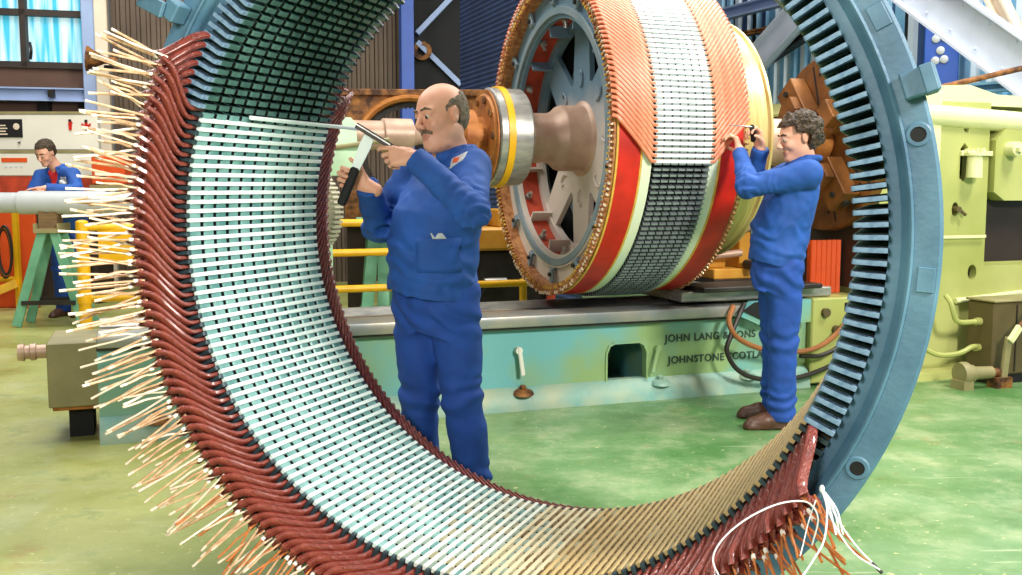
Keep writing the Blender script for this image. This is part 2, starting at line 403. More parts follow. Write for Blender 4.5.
# right wall : blue and white corrugated sheets
rwd = Vector((math.sin(R(-24)), math.cos(R(-24))))
pat = [0, 0, 1, 0, 2, 0, 1, 1, 0, 3, 0, 1, 0, 0, 2, 1]
corrugated('wall_right', cornr, cornr - rwd * 14, 0, 7.5, .2, .05, [m_corr_c, m_corr_w, m_corr_d, m_black], lambda i, q: pat[(i * 5 + q * 3) % 16], .5)
# dark bay at the foot of the blue column
bay = MB()
def RW(px):
    r = ray(px, 187); d = Vector((r.x, r.y)); m = Matrix(((d.x, -rwd.x), (d.y, -rwd.y))); t = m.inverted() @ cornr; return cornr + rwd * t[1]

def vbeam(name, label, cat, px, w_, y, mat_, z1=7., dep=.2, group=None):
    a = PY(px, 187, y); t = thing(name, label, cat, (a.x, a.y, 0), R(-12), group)
    return t
# blue and cream columns against the left wall
b1 = BW(102); t = thing('steel_column', 'pale blue steel column right of the window, horn loudspeaker beside it', 'column', (b1.x, b1.y - .22, 0), R(14))
MB().box((-.075, -.1, .03), (.075, .1, 6.9), .01).build('post', m_bluegrey, t); MB().box((-.16, -.16, 0), (.16, .16, .03)).build('base_plate', m_bluegrey, t)
b1 = BW(113); t = thing('steel_column', 'cream column between the pale blue column and the brown corrugated wall', 'column', (b1.x, b1.y - .18, 0), R(14))
MB().box((-.085, -.09, .03), (.085, .09, 6.9), .01).build('post', m_cream, t); MB().box((-.14, -.14, 0), (.14, .14, .03)).build('base_plate', m_cream, t)
b1 = BW(410); t = thing('steel_column', 'bright blue steel column behind the bald worker, cross bracing on its right', 'column', (b1.x, b1.y - .3, 0), R(14))
c = MB(); c.box((-.085, -.12, .03), (-.06, .12, 6.9)); c.box((.06, -.12, .03), (.085, .12, 6.9)); c.box((-.085, -.13, .03), (.085, -.10, 6.9)); c.build('post', m_bluecol, t)
MB().box((-.16, -.16, 0), (.16, .16, .03)).build('base_plate', m_bluecol, t)
# black sheet painting in the dark of the open bay, and its crossed braces
d0, d1 = BW(416), BW(470)
w = MB(); wall_box(w, d0 - Vector((0, .12)), d1 - Vector((0, .12)), 0, 6.9, .06); struct(w.build('dark_bay_sheet_1', m_black))
t = thing('cross_brace', 'pale blue crossed bracing with a round hub in the dark bay', 'bracing', (d0.x, d0.y - .22, 0))
def bp_(px, py): b = BW(px); return Vector((b.x - d0.x, b.y - d0.y, PY(px, py, b.y).z))
MB().beam(bp_(420, 36), bp_(456, -2), .07, .07, up=(0, 1, 0)).build('brace', m_bluegrey, t); MB().beam(bp_(420, 44), bp_(462, 86), .07, .07, up=(0, 1, 0)).build('brace', m_bluegrey, t)
q = bp_(425, 53); MB().ring([(-.04, .07), (-.04, .13), (.04, .13), (.04, .07)], q, q + Vector((0, 1, 0)), 24).build('hub', m_rust, t)
# dark blue ribbed partition between the bay and the rotor
sd = Vector((math.sin(R(-21)), math.cos(R(-21)))); s0 = Vector((-.62, 12.6)); s1 = s0 - sd * 3.6
V = []; F = []; nz = int(5.5 / .055)
for i in range(nz * 2 + 1):
    z = i * .0275; off = .0 if i % 2 else .018; n = Vector((-sd.y, sd.x))
    for p in (s0, s1): V.append((p.x + n.x * off, p.y + n.y * off, z))
for i in range(nz * 2): F.append((2 * i, 2 * i + 1, 2 * i + 3, 2 * i + 2))
o = obj('wall_partition', np_mesh('partition', V, F, m_shutter)); struct(o)
# horizontal pale blue beam under the window
a = BW(-70); b_ = BW(99); t = thing('steel_beam', 'pale blue horizontal steel beam running under the window', 'beam', (a.x, a.y - .2, 0))
w = MB(); zb = zw(50, 96); L_ = (b_ - a).length
dv = Vector((bwd.x, bwd.y, 0))
for dz in (-.075, .075): w.beam(Vector((0, 0, zb + dz)), Vector((0, 0, zb + dz)) + dv * L_, .16, .02)
w.beam(Vector((0, 0, zb)), Vector((0, 0, zb)) + dv * L_, .02, .16); w.build('flange', m_bluegrey, t)
w = MB()
for px in (52, 92): p = BW(px) - a; w.beam((p.x, p.y + .1, zb - .42), (p.x, p.y + .1, zb - .08), .14, .1, up=(0, 1, 0))
w.build('hanger', m_black, t)
w = MB(); p = BW(66) - a; w.box((p.x - .03, p.y - .14, zb - .04), (p.x + .03, p.y - .06, zb + .06)); w.build('clip', m_dsteel, t)
# -------- steelwork in front of the blue corrugated wall (top right)
def RWo(px, py, off):
    b = RW(px); n = Vector((-rwd.y * -1, 0)) ; r = ray(px, py); y = b.y - off; return PY(px, py, y)
def strut(name, label, p, q, wd, hg, mat_, parts='beam', rivets=0):
    t = thing(name, label, 'beam', (p.x, p.y, 0)); o = Vector((p.x, p.y, 0)); P = p - o; Q = q - o; x = (Q - P).normalized()
    n = Vector((-.914, -.407, 0)); up = n
    m = MB(); m.beam(P, Q, hg, .03, up=up); e = x.cross(n).normalized() * (hg / 2 - .012)
    m.beam(P + e - n * (-.05), Q + e - n * (-.05), .024, .12, up=up); m.beam(P - e + n * .05, Q - e + n * .05, .024, .12, up=up); m.build(parts, mat_, t)
    if rivets:
        for k in range(rivets):
            c = P.lerp(Q, (k + .5) / rivets)
            for s_ in (-.3, .3): cc = c + x.cross(n).normalized() * hg * s_ + n * .02; g = MB(); g.cyl(cc - n * .01, cc + n * .02, .014, seg=10); g.build('rivet', mat_, t)
    return t
strut('steel_girder', 'wide pale riveted girder sloping down to the right edge above the headstock', RWo(880, -39, 1.2), RWo(1120, 134, 1.2), .1, .42, m_girder, rivets=9)
strut('steel_strut', 'pale diagonal strut behind the rotor, rising toward the ring', RWo(706, 120, .7), RWo(858, -50, .7), .1, .36, m_girder)
strut('steel_strut', 'short tan diagonal strut at the top right corner', RWo(985, -30, .5), RWo(1040, 80, .5), .1, .16, m_cream)
strut('steel_beam', 'pale blue horizontal rail high on the corrugated wall behind the rotor', RWo(690, 24, .3), RWo(812, -7, .3), .1, .16, m_bluegrey)
strut('steel_beam', 'narrow brown rail low on the corrugated wall behind the rotor', RWo(690, 45, .3), RWo(850, 15, .3), .1, .06, m_rust)
strut('steel_beam', 'dark grey rail meeting the foot of the diagonal strut', RWo(735, 83, .4), RWo(840, 16, .4), .1, .1, m_dsteel)
strut('steel_beam', 'pale blue rail under the girder above the headstock', RWo(976, 89, .25), RWo(1040, 84, .25), .1, .1, m_corr_c)
p = RW(941); t = thing('steel_column', 'blue steel column with white bolts left of the sloping girder', 'column', (p.x - .16, p.y - .25, 0), R(-24 + 90 - 90))
MB().box((-.17, -.14, .03), (.17, .14, 7), .01).build('post', m_bluecol, t); MB().box((-.24, -.24, 0), (.24, .24, .03)).build('base_plate', m_bluecol, t)
y_ = p.y - .42
for px_, py_ in ((-6, 38), (3, 37), (-1, 50), (-6, 60), (3, 59)):
    zz = PY(941, py_, y_).z; MB().rev([(0, .042), (.7, .042), (1, .03)], (px_ * .0095, -.14, zz), (px_ * .0095, -.165, zz), 14).build('bolt', m_white, t)
q0 = PY(934, 89, 8.6); q1 = PY(1040, 64, 8.4); t = thing('pipe', 'thin brown pipe rising to the right above the headstock', 'pipe', (q0.x, q0.y, 0))
MB().tube([(0, 0, q0.z), (q1.x - q0.x, q1.y - q0.y, q1.z)], .024).build('pipe_run', m_rust, t)
MB().box((-.03, -.03, q0.z - .12), (.03, .03, q0.z + .05)).build('bracket', m_bluegrey, t)
# ================================================================== STATOR (foreground ring)
NS = 216; PIT = 2 * PI / NS; SL = .704
SYAW = .388
st = thing('generator_stator', 'huge blue ring shaped generator stator standing in the foreground, half filled with red-brown coils', 'stator', (-.095, 2.803, 0), -SYAW)
CZ = 1.2; C0 = (0, 0, CZ)
Y0 = Vector((0, 0, 0)); Y1 = Vector((0, 1, 0))
f = MB()
f.ring([(0, 1.080), (-.004, 1.094), (-.004, 1.108), (-.034, 1.130), (-.036, 1.137), (-.036, 1.192), (-.028, 1.2), (.03, 1.2), (.036, 1.192), (.036, 1.165), (.66, 1.165), (.66, 1.2), (.735, 1.2), (.74, 1.195), (.74, 1.080)], Y0, Y1, 160)
f.ring([(-.040, 1.126), (-.043, 1.131), (-.040, 1.137), (-.034, 1.137), (-.034, 1.126)], Y0, Y1, 160)
for k in range(24):                              # axial ribs between the two flanges
    a = k * 2 * PI / 24 + .07; c, s = math.cos(a), math.sin(a)
    f.beam((c * 1.18, .02, s * 1.18), (c * 1.18, .68, s * 1.18), .02, .034, up=(c, 0, s))
for a in (27, -4, 203, 62, 118, 240, 285):   # flat pads welded on the flange
    a = R(a); c, s = math.cos(a), math.sin(a); e = Vector((-s, 0, c)); p = Vector((c * 1.168, -.038, s * 1.168))
    f.beam(p - e * .03, p + e * .03, .04, .005, up=(0, -1, 0), bev=.002)
for a in (12.7, -28, -70, 60, 105, 205, 250):         # raised bosses with through holes
    a = R(a); p = Vector((math.cos(a) * 1.165, -.036, math.sin(a) * 1.165))
    f.ring([(0, .018), (.003, .018), (.003, .026), (0, .030)], p, p - Y1, 24)
f.build('frame', m_blue, st, C0)
for a in (12.7, -28, -70, 60, 105, 205, 250):
    a = R(a); p = Vector((math.cos(a) * 1.165, -.0355, math.sin(a) * 1.165)); h = MB(); h.cyl(p, p - Y1 * .0022, .0180, seg=20)
    h.build('bolt_hole', m_black, st, C0)
for a, tilt in ((18.2, 0), (145.5, 8)):               # lifting tabs on the rim
    ar = R(a); c, s = math.cos(ar), math.sin(ar); rad = Vector((c, 0, s)); e = Vector((-s, 0, c))
    b = MB()
    if a < 90:
        b.beam(rad * 1.155 + Vector((0, -.062, 0)), rad * 1.235 + Vector((0, -.062, 0)), .062, .05, up=(0, 1, 0), bev=.004)
        b.beam(rad * 1.215 + Vector((0, -.02, 0)), rad * 1.215 + Vector((0, -.10, 0)), .066, .03, up=rad, bev=.003)
    else:
        b.beam(rad * 1.15 + Vector((0, -.07, 0)), rad * 1.20 + Vector((0, -.07, 0)), .06, .06, up=(0, 1, 0), bev=.004)
        b.beam(rad * 1.185 + e * .01 + Vector((0, -.11, 0)), rad * 1.30 + e * .03 + Vector((0, -.09, 0)), .05, .014, up=(0, 1, 0), bev=.003)
        b.cyl(rad * 1.27 + Vector((0, -.12, 0)), rad * 1.27 + Vector((0, -.08, 0)), .012, seg=12)
    b.build('lifting_tab', m_blue, st, C0)
# --- laminated core: 216 teeth x 11 packets with black ventilation gaps
def cyl_pt(r, th, y): return (r * math.cos(th), y, r * math.sin(th))
V = []; F = []; mi = []
NP = 11; pk = SL / NP; gap = .0150
for k in range(NS):
    t0 = (k + .5) * PIT
    for j in range(NP):
        ya = j * pk + (gap / 2 if j else 0); yb = (j + 1) * pk - (gap / 2 if j < NP - 1 else 0)
        prof = [(1.082, ya), (1.005, ya), (1.0, ya + .006), (1.0, yb - .006), (1.005, yb), (1.082, yb)]
        b = len(V)
        for sgn in (-1, 1):
            for r, y in prof:
                hw = (.0086 if r > 1.003 else .0070)
                V.append(cyl_pt(r, t0 + sgn * hw / r, y))
        n = 6
        F.append(tuple(b + i for i in range(n))); F.append(tuple(b + n + i for i in reversed(range(n))))
        for i in range(n - 1): F.append((b + i, b + n + i, b + n + i + 1, b + i + 1))
        dg = math.degrees(t0); pt_ = min(max((dg - 246) / 40, 0), 1); x_ = pt_ + rng.uniform(-.3, .3); mt = 0 if not 238 < dg < 336 or x_ < .25 else (4 if x_ < .5 else (5 if x_ < .75 else 3))  # teeth turn from teal through grey to tan round the ring bottom
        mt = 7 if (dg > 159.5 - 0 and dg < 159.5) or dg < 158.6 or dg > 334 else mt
        mi += [mt, mt, 1, mt, mt, mt, 1]          # end faces in the ventilation gaps are dark, painting in the shade there
# back of the slots
seg = NS
b = len(V)
for k in range(seg):
    for y in (0, SL): V.append(cyl_pt(1.084, k * PIT, y))
for k in range(seg):
    k2 = (k + 1) % seg; F.append((b + 2 * k, b + 2 * k + 1, b + 2 * k2 + 1, b + 2 * k2)); mi.append(1)
# tooth fingers that are outside the photo's frame or behind the coils, and those of the far end
def finger_geo(t0, y0, y1):
    b = len(V); prof = [(1.080, y0), (1.004, y0 + .004), (1.0, y0 + .009), (1.0, y1), (1.080, y1)]
    for sgn in (-1, 1):
        for r, y in prof: V.append(cyl_pt(r, t0 + sgn * .0058 / r, y))
    F.append(tuple(b + i for i in range(5))); F.append(tuple(b + 5 + i for i in reversed(range(5))))
    for i in range(5): F.append((b + i, b + (i + 1) % 5, b + 5 + (i + 1) % 5, b + 5 + i))
    mi.extend([6] * 7)
def vis_finger(d): d = d % 360; return d < 52 or d > 333 or 132 < d < 159
for k in range(NS):
    if not vis_finger(math.degrees((k + .5) * PIT)): finger_geo((k + .5) * PIT, -.020, 0)
    b0 = len(V); finger_geo((k + .5) * PIT, -.024, 0)
    for i in range(b0, len(V)): V[i] = (V[i][0], SL - V[i][1], V[i][2])
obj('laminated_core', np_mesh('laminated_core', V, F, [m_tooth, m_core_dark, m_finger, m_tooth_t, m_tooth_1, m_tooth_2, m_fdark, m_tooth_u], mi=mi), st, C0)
V = []; F = []; mi = []; finger_geo(0, -.034, 0)
fme = np_mesh('tooth_finger', V, F, [m_finger])
for k in range(NS):
    if vis_finger(math.degrees((k + .5) * PIT)): obj('tooth_finger', fme, st, C0, (0, -(k + .5) * PIT, 0))
# --- slots: k counts slots ; theta = k * PIT. Wound slots run from 333 deg down to 159 deg
slots = list(range(round(159 / 360 * NS), round(333.5 / 360 * NS) + 1))
wb = MB(); wb.box((.9965, -.002, -.0066), (1.012, SL + .012, .0066), .0012); wme = wb.mesh('slot_wedge', m_wedge); wcs = [wme]
for m_ in (m_wedge_1, m_wedge_2, m_wedge_c): q_ = wme.copy(); q_.materials.clear(); q_.materials.append(m_); wcs.append(q_)
for k in slots[1:]: obj('slot_wedge', wcs[int(min(max((k * 360 / NS - 250) / 34 * 3 + rng.uniform(-.4, .4) + .5, 0), 3))], st, C0, (0, -k * PIT, 0))  # wedges turn from white to cream round the ring bottom
# --- winding coils
DT = 3.7 * PIT
def coil_mesh(var):
    r_ = random.Random(var)
    def half(y0, sg, dR, ln):                       # end turn: leg A -> nose -> leg B ; y0 the core end, sg the outward direction
        P = []; A = []
        n = 15
        for i in range(n + 1):
            t = i / n; s = t * t * (3 - 2 * t) * .55 + t * .45
            th = -DT * s; y = y0 + sg * (.035 + (ln - .035) * t ** .85); r = 1.030 + (dR) * t ** 1.1
            if i == 0: P.append((1.030, 0, y0 - sg * .02)); A.append(0)
            P.append((r, th, y)); A.append(th)
        P.append((1.030 + dR + .012, -DT - .006, y0 + sg * (ln + .014)));
        P.append((1.030 + dR + .030, -DT - .008, y0 + sg * (ln + .010)));
        for i in range(n, -1, -1):
            t = i / n; s = t * t * (3 - 2 * t) * .55 + t * .45
            th = -2 * DT + DT * s; y = y0 + sg * (.035 + (ln - .035) * t ** .85); r = 1.066 + (dR + .012) * t ** 1.1
            P.append((r, th - .004 * t, y))
        P.append((1.062, -2 * DT, y0 - sg * .02))
        return P
    P = half(0, -1, .054 + r_.uniform(-.005, .005), .116 + r_.uniform(-.006, .006))
    Q = list(reversed(half(SL, 1, .020, .165)))
    mb = MB(); full = P + Q
    pts = [cyl_pt(r, t, y) for r, t, y in full]; ups = [Vector((math.cos(t), 0, math.sin(t))) for r, t, y in full]
    wid = []
    nP = len(P); rl_ = [.0135] * nP + [.0105] * len(Q); wl_ = [.0077] * nP + [.0056] * len(Q)
    mb.tube(pts, rl_, 8, w=wl_, up=lambda i: ups[i])
    # close the loop in the slot
    return mb.mesh('winding_coil', m_coil, 50)
coils = [coil_mesh(i) for i in range(4)]
nose = Vector(cyl_pt(1.100, -DT - .008, -.128))
def lead_mesh(var, mat_):
    r_ = random.Random(var + 50); ln = .23 + r_.uniform(-.08, .05)
    mb = MB(); er = Vector((math.cos(DT), 0, -math.sin(DT)))
    d = (er * .60 + Vector((0, -.80, 0)) + Vector((er.z, 0, -er.x)) * r_.uniform(-.10, .08)).normalized(); b = Vector((0, 0, 1)) * r_.uniform(-.006, .006)
    pts = bez([-d * .02, d * .035, d * ln * .5 + b, d * ln * .8 + b * .3, d * ln], 5)
    side = d.cross(Vector((0, -1, .2))).normalized()
    mb.mat(0).tube(pts, .0034, 6, w=.0066, up=side)
    if var % 3 == 0: mb.mat(1).tube([d * .008, d * .026], .0072, 8)
    mb.mat(2).tube([d * (ln - .001), d * (ln + .028)], .0037, 6, w=.0072, up=side)
    return mb.mesh('copper_lead', [mat_, m_tape, m_tin if mat_ is not m_copper else m_copper], 50)
leads = [lead_mesh(i, m_tin if i in (2, 5) else m_lead) for i in range(8)]; leads_c = [lead_mesh(i, m_copper) for i in range(8)]
jr = random.Random(3)
for i, k in enumerate(slots):
    c = obj('winding_coil', coils[i % 4], st, C0, (0, -k * PIT, 0))
    for q in range(3):
        l = obj('copper_lead', (leads_c if k * 360 / NS > 243 + jr.uniform(-14, 14) else leads)[(i * 3 + q * 5 + jr.randrange(3)) % 8], c, nose + Vector((jr.uniform(-.004, .012) + (0, .016, .026)[q], -.004 + .004 * q, (-.006, .006, -.001)[q])), (jr.uniform(-.22, .22), jr.uniform(-.20, .20), jr.uniform(-.22, .22)))
        dg = k * 360 / NS; sc_ = .58 + .13 * min(max((dg - 172) / 18, 0), 1); l.scale = (sc_ * .5 + .5, sc_, sc_ * .5 + .5); l.scale = (sc_, sc_, sc_ * .4 + .6)
# loose wedge being driven home in the first slot
k = slots[0]; th = k * PIT
w_ = thing('slot_wedge', 'single white slot wedge half driven into the ring, sticking out toward the bald worker', 'wedge', (0, 0, 0), -SYAW)
w_.location = st.location + Vector((0, 0, 0))
wl = MB(); wl.box((.984, .22, -.0062), (.9962, SL + .20, .0062), .0015); o = wl.build('wedge_strip', m_wedge, w_, C0, (0, -(k + .08) * PIT, 0))
# white lacing cords hanging from the lower right of the ring
def cord(label, pts, r=.0020, name='string'):
    p0 = Vector(pts[0]); t = thing(name, label, 'cord', (p0.x, p0.y, p0.z))
    MB().tube([Vector(p) - p0 for p in bez(pts, 10)], r, 6).build('strand', m_cord, t); return t
t = cord('white cord trailing right and down to the floor from the knot at the ring foot', [PY(822, 489, 2.18), PY(838, 520, 2.14), PY(858, 548, 2.1), PY(882, 572, 2.06)])
p0 = t.location
MB().tube([Vector(p) - p0 for p in bez([PY(822, 489, 2.18), PY(832, 520, 2.13), PY(853, 552, 2.09), PY(880, 570, 2.05)], 10)], .0020, 6).build('strand', m_cord, t)
MB().sph((0, 0, 0), .006, 10, (1, 1, 1.6)).build('knot', m_cord, t)
for dx in (0, 4, 7): MB().tube([Vector(p) - p0 for p in bez([PY(822 + dx * .4, 492, 2.18), PY(830 + dx, 510, 2.15), PY(836 + dx, 535, 2.13)], 6)], .0020, 6).build('frayed_end', m_cord, t)
MB().tube([PY(872, 563, 2.07) - p0, PY(882, 573, 2.05) - p0], .004, 8).build('dark_tip', m_dsteel, t)
cord('white cord hanging straight down from the knot and curling left at the bottom', [PY(823, 492, 2.16), PY(827, 510, 2.13), PY(824, 540, 2.1), PY(812, 562, 2.07), PY(800, 580, 2.05)], .0022)
cord('long white cord looping over the lowest copper leads to the left', [PY(812, 545, 2.12), PY(818, 520, 2.1), PY(812, 506, 2.08), PY(800, 501, 2.05), PY(775, 505, 2.02), PY(745, 520, 2.0), PY(722, 540, 1.99), PY(713, 560, 1.98), PY(722, 582, 1.98)], .0018)
cord('thin white cord hanging behind the copper leads at the lower right', [PY(816, 500, 2.2), PY(809, 520, 2.18), PY(803, 545, 2.16), PY(800, 556, 2.15)], .0016)
# ================================================================== ROTOR
jr = random.Random(11); RZ = 1.64; RL = .785; NR = 192; RP = 2 * PI / NR
ro = thingL('generator_rotor', 'big drum rotor with orange coils and a white banded core, mounted in the lathe behind the bald worker', 'rotor', 0, 0)
ro['label'] = 'big drum rotor with orange coils, red bands and white core strips in the lathe'
A0 = Vector((0, 0, RZ)); AX = Vector((1, 0, 0))
def rr(u, r, ph): return (u, -r * math.cos(ph), r * math.sin(ph))
def rring(name, prof, mats, seg=128, mis=None):
    m = MB(); m.ring(prof, A0, A0 + AX, seg); o = m.build(name, mats, ro); return o
C0r = (0, 0, RZ)
# rim drum and insulation bands under the coils
rring('rim_drum', [(.03, .76), (.03, .80), (.20, .94), (.60, .94), (.74, .80), (.74, .76)], m_rotorpaint)
rring('red_insulation_band', [(.0, .93), (.0, .982), (.150, .982), (.150, .93)], m_red)
rring('red_insulation_band', [(.640, .93), (.640, .982), (.785, .982), (.785, .93)], m_red)
rring('yellow_tape', [(.0, .93), (-.004, .984), (.008, .984), (.008, .93)], m_yedge)
rring('yellow_tape', [(.144, .93), (.144, .984), (.156, .984), (.156, .93)], m_yedge)
rring('yellow_tape', [(.634, .93), (.634, .984), (.646, .984), (.646, .93)], m_yedge)
rring('white_band', [(.156, .93), (.156, .980), (.216, .980), (.216, .93)], m_wband)
rring('white_band', [(.580, .93), (.580, .980), (.634, .980), (.634, .93)], m_wband)
# laminated core : teeth in seven packets
V = []; F = []; mi = []
u0, u1 = .222, .572; npk = 7; pk = (u1 - u0) / npk
for k in range(NR):
    t0 = (k + .5) * RP
    for j in range(npk):
        a = u0 + j * pk + (.0042 if j else 0); b_ = u0 + (j + 1) * pk - (.0042 if j < npk - 1 else 0); b = len(V)
        for u in (a, b_):
            for r, hw in ((.93, .0050), (1.002, .0056)):
                for s in (-1, 1): V.append(rr(u, r, t0 + s * hw / r))
        F += [(b, b + 1, b + 3, b + 2), (b + 4, b + 6, b + 7, b + 5), (b + 2, b + 3, b + 7, b + 6), (b, b + 2, b + 6, b + 4), (b + 1, b + 5, b + 7, b + 3)]; mi += [1, 1, 0, 0, 0]
b = len(V)
for k in range(NR):
    for u in (u0, u1): V.append(rr(u, .944, k * RP))
for k in range(NR): k2 = (k + 1) % NR; F.append((b + 2 * k, b + 2 * k2, b + 2 * k2 + 1, b + 2 * k + 1)); mi.append(1)
obj('laminated_core', np_mesh('rotor_core', V, F, [m_rtooth, m_core_dark], mi=mi), ro, C0r)
# wound slots : k from the front edge up over the top ; phi = k * RP - 9.5 deg
def kphi(k): return R(-9.5) + k * RP
KN = 84
wb = MB(); wb.box((.208, -.0098, -1.004 + 2.0), (.588, .0098, 1.006), .001)
# prototype built at the top (phi = 90 deg), turned about x afterwards
wme = wb.mesh('slot_wedge', m_wedge)
for k in range(KN): obj('slot_wedge', wme, ro, C0r, (R(90) - kphi(k), 0, 0))
SK = .235
def rcoil(var):
    r_ = random.Random(var); P = []
    n = 9
    def add(u, r, ph): P.append((u, r, ph))
    add(-.036, .992, SK + .010)
    for i in range(n + 1):
        t = i / n; add(-.012 + t * .215, 1.006 - .004 * t, SK * (1 - t) ** .92)
    add(.235, .997, 0); add(.40, .99, 0); add(.565, .997, 0)
    for i in range(n + 1):
        t = i / n; add(.592 + t * .20, 1.002 + .004 * t, SK * t ** .92)
    add(.812, .992, SK + .010)
    pts = []; ups = []
    for u, r, ph in P: a = ph; pts.append((u, r * math.sin(a), r * math.cos(a))); ups.append(Vector((0, math.sin(a), math.cos(a))))
    m = MB(); m.tube(pts, .0088, 8, w=.0108, up=lambda i: ups[i]); return m.mesh('winding_coil', m_orange, 50)
# the coil prototype lies at the top with +phi turning toward +y
rc = [rcoil(i) for i in range(2)]
for k in range(KN): obj('winding_coil', rc[k % 2], ro, C0r, (R(90) - kphi(k) , 0, 0))
# end rings of coil loops, both ends
for u, nm in ((-.012, 'coil_end_ring'), (.797, 'coil_end_ring')):
    m = MB(); sg = -1 if u < 0 else 1
    m.ring([(u - .006, .925), (u - .006, .975), (u + .006, .975), (u + .006, .925)], A0, A0 + AX, 96)
    for k in range(NR):
        a = k * RP; c, s = -math.cos(a), math.sin(a); rad = Vector((0, c, s)); e = AX.cross(rad); p = A0 + AX * (u + sg * .010)
        m.mat(0).beam(p + rad * .930, p + rad * .985, .0135, .014, up=AX)
        q = p + rad * (.972 + jr.uniform(-.006, .010)) + AX * sg * .008
        m.mat(1 if jr.random() < (.75 if sg < 0 else .15) else 0).beam(q - rad * .009, q + rad * .009, .010, .012, up=AX)
        if sg < 0:
            q = p + rad * (.938 + jr.uniform(-.005, .005)) + AX * sg * .008
            m.mat(2 if jr.random() < .6 else 0).beam(q - rad * .008, q + rad * .008, .010, .012, up=AX)
    m.build(nm, [m_endloop, m_tin, m_yedge], ro)
# front flange with clamps
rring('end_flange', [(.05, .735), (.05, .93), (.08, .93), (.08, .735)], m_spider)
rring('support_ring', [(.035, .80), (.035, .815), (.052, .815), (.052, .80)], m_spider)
rring('coil_support', [(-.01, .915), (-.01, .93), (.05, .93), (.05, .915)], m_endloop)
for k in range(14):
    a = R(90) + k * 2 * PI / 14; rad = Vector((0, -math.cos(a), math.sin(a))); e = AX.cross(rad)
    c = MB(); p = A0 + rad * .872 + AX * .026
    c.beam(p - rad * .05, p + rad * .05, .045, .022, up=AX, bev=.004); c.beam(p - rad * .045 , p - rad * .045 + AX * .025, .045, .02, up=rad)
    o = c.build('clamp', m_rotorpaint, ro)
    MB().cyl(p - rad * .012 - AX * .008, p - rad * .012 - AX * .026, .014, seg=6).build('bolt', m_dsteel, o)
# inner ring, ribs and red pockets
rring('inner_lining', [(.085, .752), (.085, .762), (.25, .762), (.25, .752)], m_redpaint)
rring('rear_lining', [(.30, .752), (.30, .762), (.73, .762), (.73, .752)], m_black)  # black paints in the shade inside the drum behind the spider
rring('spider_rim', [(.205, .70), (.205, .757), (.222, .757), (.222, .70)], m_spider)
for k in range(12):
    a = R(90 + 15) + k * PI / 6; rad = Vector((0, -math.cos(a), math.sin(a))); p = A0 + rad * .715
    m = MB(); m.box((0, 0, 0), (0, 0, 0)) if False else None
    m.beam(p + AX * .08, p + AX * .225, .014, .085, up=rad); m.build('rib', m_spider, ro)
    a2 = a + R(15); rad = Vector((0, -math.cos(a2), math.sin(a2))); p = A0 + rad * .755
    m = MB(); m.cyl(p + AX * .11, p + AX * .11 - rad * .035, .024, seg=6); m.cyl(p + AX * .11 - rad * .03, p + AX * .11 - rad * .07, .012, seg=10); m.build('bolt', m_steel, ro)
# spider : plate with six arms
hol = []
for k in range(8):
    a = R(22.5) + R(45) * k; 
    def pt(r, d): return (-r * math.cos(a + R(d)), r * math.sin(a + R(d)))
    tri = [pt(.375, -2.5), pt(.375, 2.5)] + [pt(.70, d) for d in (14, 7, 0, -7, -14)]
    hol.append(tri)
m = MB(); N_ = 72
m.prism([(-.755 * math.cos(i * 2 * PI / N_), .755 * math.sin(i * 2 * PI / N_)) for i in range(N_)], (.035, 0, 0), axes=((0, 1, 0), (0, 0, 1)), org=(.222, 0, RZ), holes=hol)
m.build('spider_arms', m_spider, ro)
for k in range(8):
    a = R(90) + k * PI / 4; rad = Vector((0, -math.cos(a), math.sin(a)))
    m = MB(); m.beam(A0 + rad * .30 + AX * .42, A0 + rad * .74 + AX * .42, .02, .23, up=rad.cross(AX)); m.build('arm_web', m_rotorpaint, ro)
rring('rear_plate', [(.70, .1), (.70, .757), (.72, .757), (.72, .1)], m_black)  # black, so the shade behind the spider openings is painted in
for k in range(8):
    a = R(90) + k * PI / 4; rad = Vector((0, -math.cos(a), math.sin(a))); e = AX.cross(rad); p = A0 + rad * .375 + AX * .222
    m = MB(); pts = [p + (rad * math.sin(t) * .05 + e * math.cos(t) * .03) - AX * .008 for t in np.linspace(-1.7, 1.7, 10)]
    m.tube(pts, .006, 6)
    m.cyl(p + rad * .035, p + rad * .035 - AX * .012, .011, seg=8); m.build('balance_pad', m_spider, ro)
# shaft and coupling flange
m = MB(); m.rev([(0, .12), (0, .152), (.235, .155), (.27, .17), (.30, .198), (.32, .205), (.45, .208), (.46, .215), (.475, .245), (.48, .26)], A0 + AX * -.25, A0 + AX * .75, 64, unit=False); m.build('shaft', m_shaft, ro)
m = MB(); m.rev([(0, .21), (0, .285), (.01, .30), (.05, .30), (.056, .306), (.09, .306), (.096, .296), (.205, .296), (.22, .28), (.22, .17)], A0 + AX * -.42, A0 + AX * .8, 64, unit=False); fl_ = m.build('coupling_flange', m_steel, ro)
m = MB(); m.ring([(.05, .300), (.05, .309), (.092, .309), (.092, .300)], A0 + AX * -.42, A0 + AX * .8, 64); m.build('yellow_ring', m_yellow, fl_)
m = MB(); m.rev([(0, .05), (0, .25), (.012, .262), (.012, .287), (.02, .287)], A0 + AX * -.445, A0 + AX * .8, 48, unit=False); m.build('flange_face', m_rustor, fl_)
for k in range(10):
    a = k * PI / 5; rad = Vector((0, -math.cos(a), math.sin(a))); p = A0 + rad * .225 + AX * -.445
    MB().cyl(p + AX * .01, p - AX * .012, .022, seg=6).build('bolt', m_rust, fl_)
m = MB(); m.rev([(0, .09), (0, .15), (.015, .165), (.09, .165), (.10, .12), (.16, .12)], A0 + AX * -.60, A0 + AX * .8, 40, unit=False); m.build('stub_hub', m_rustor, ro)
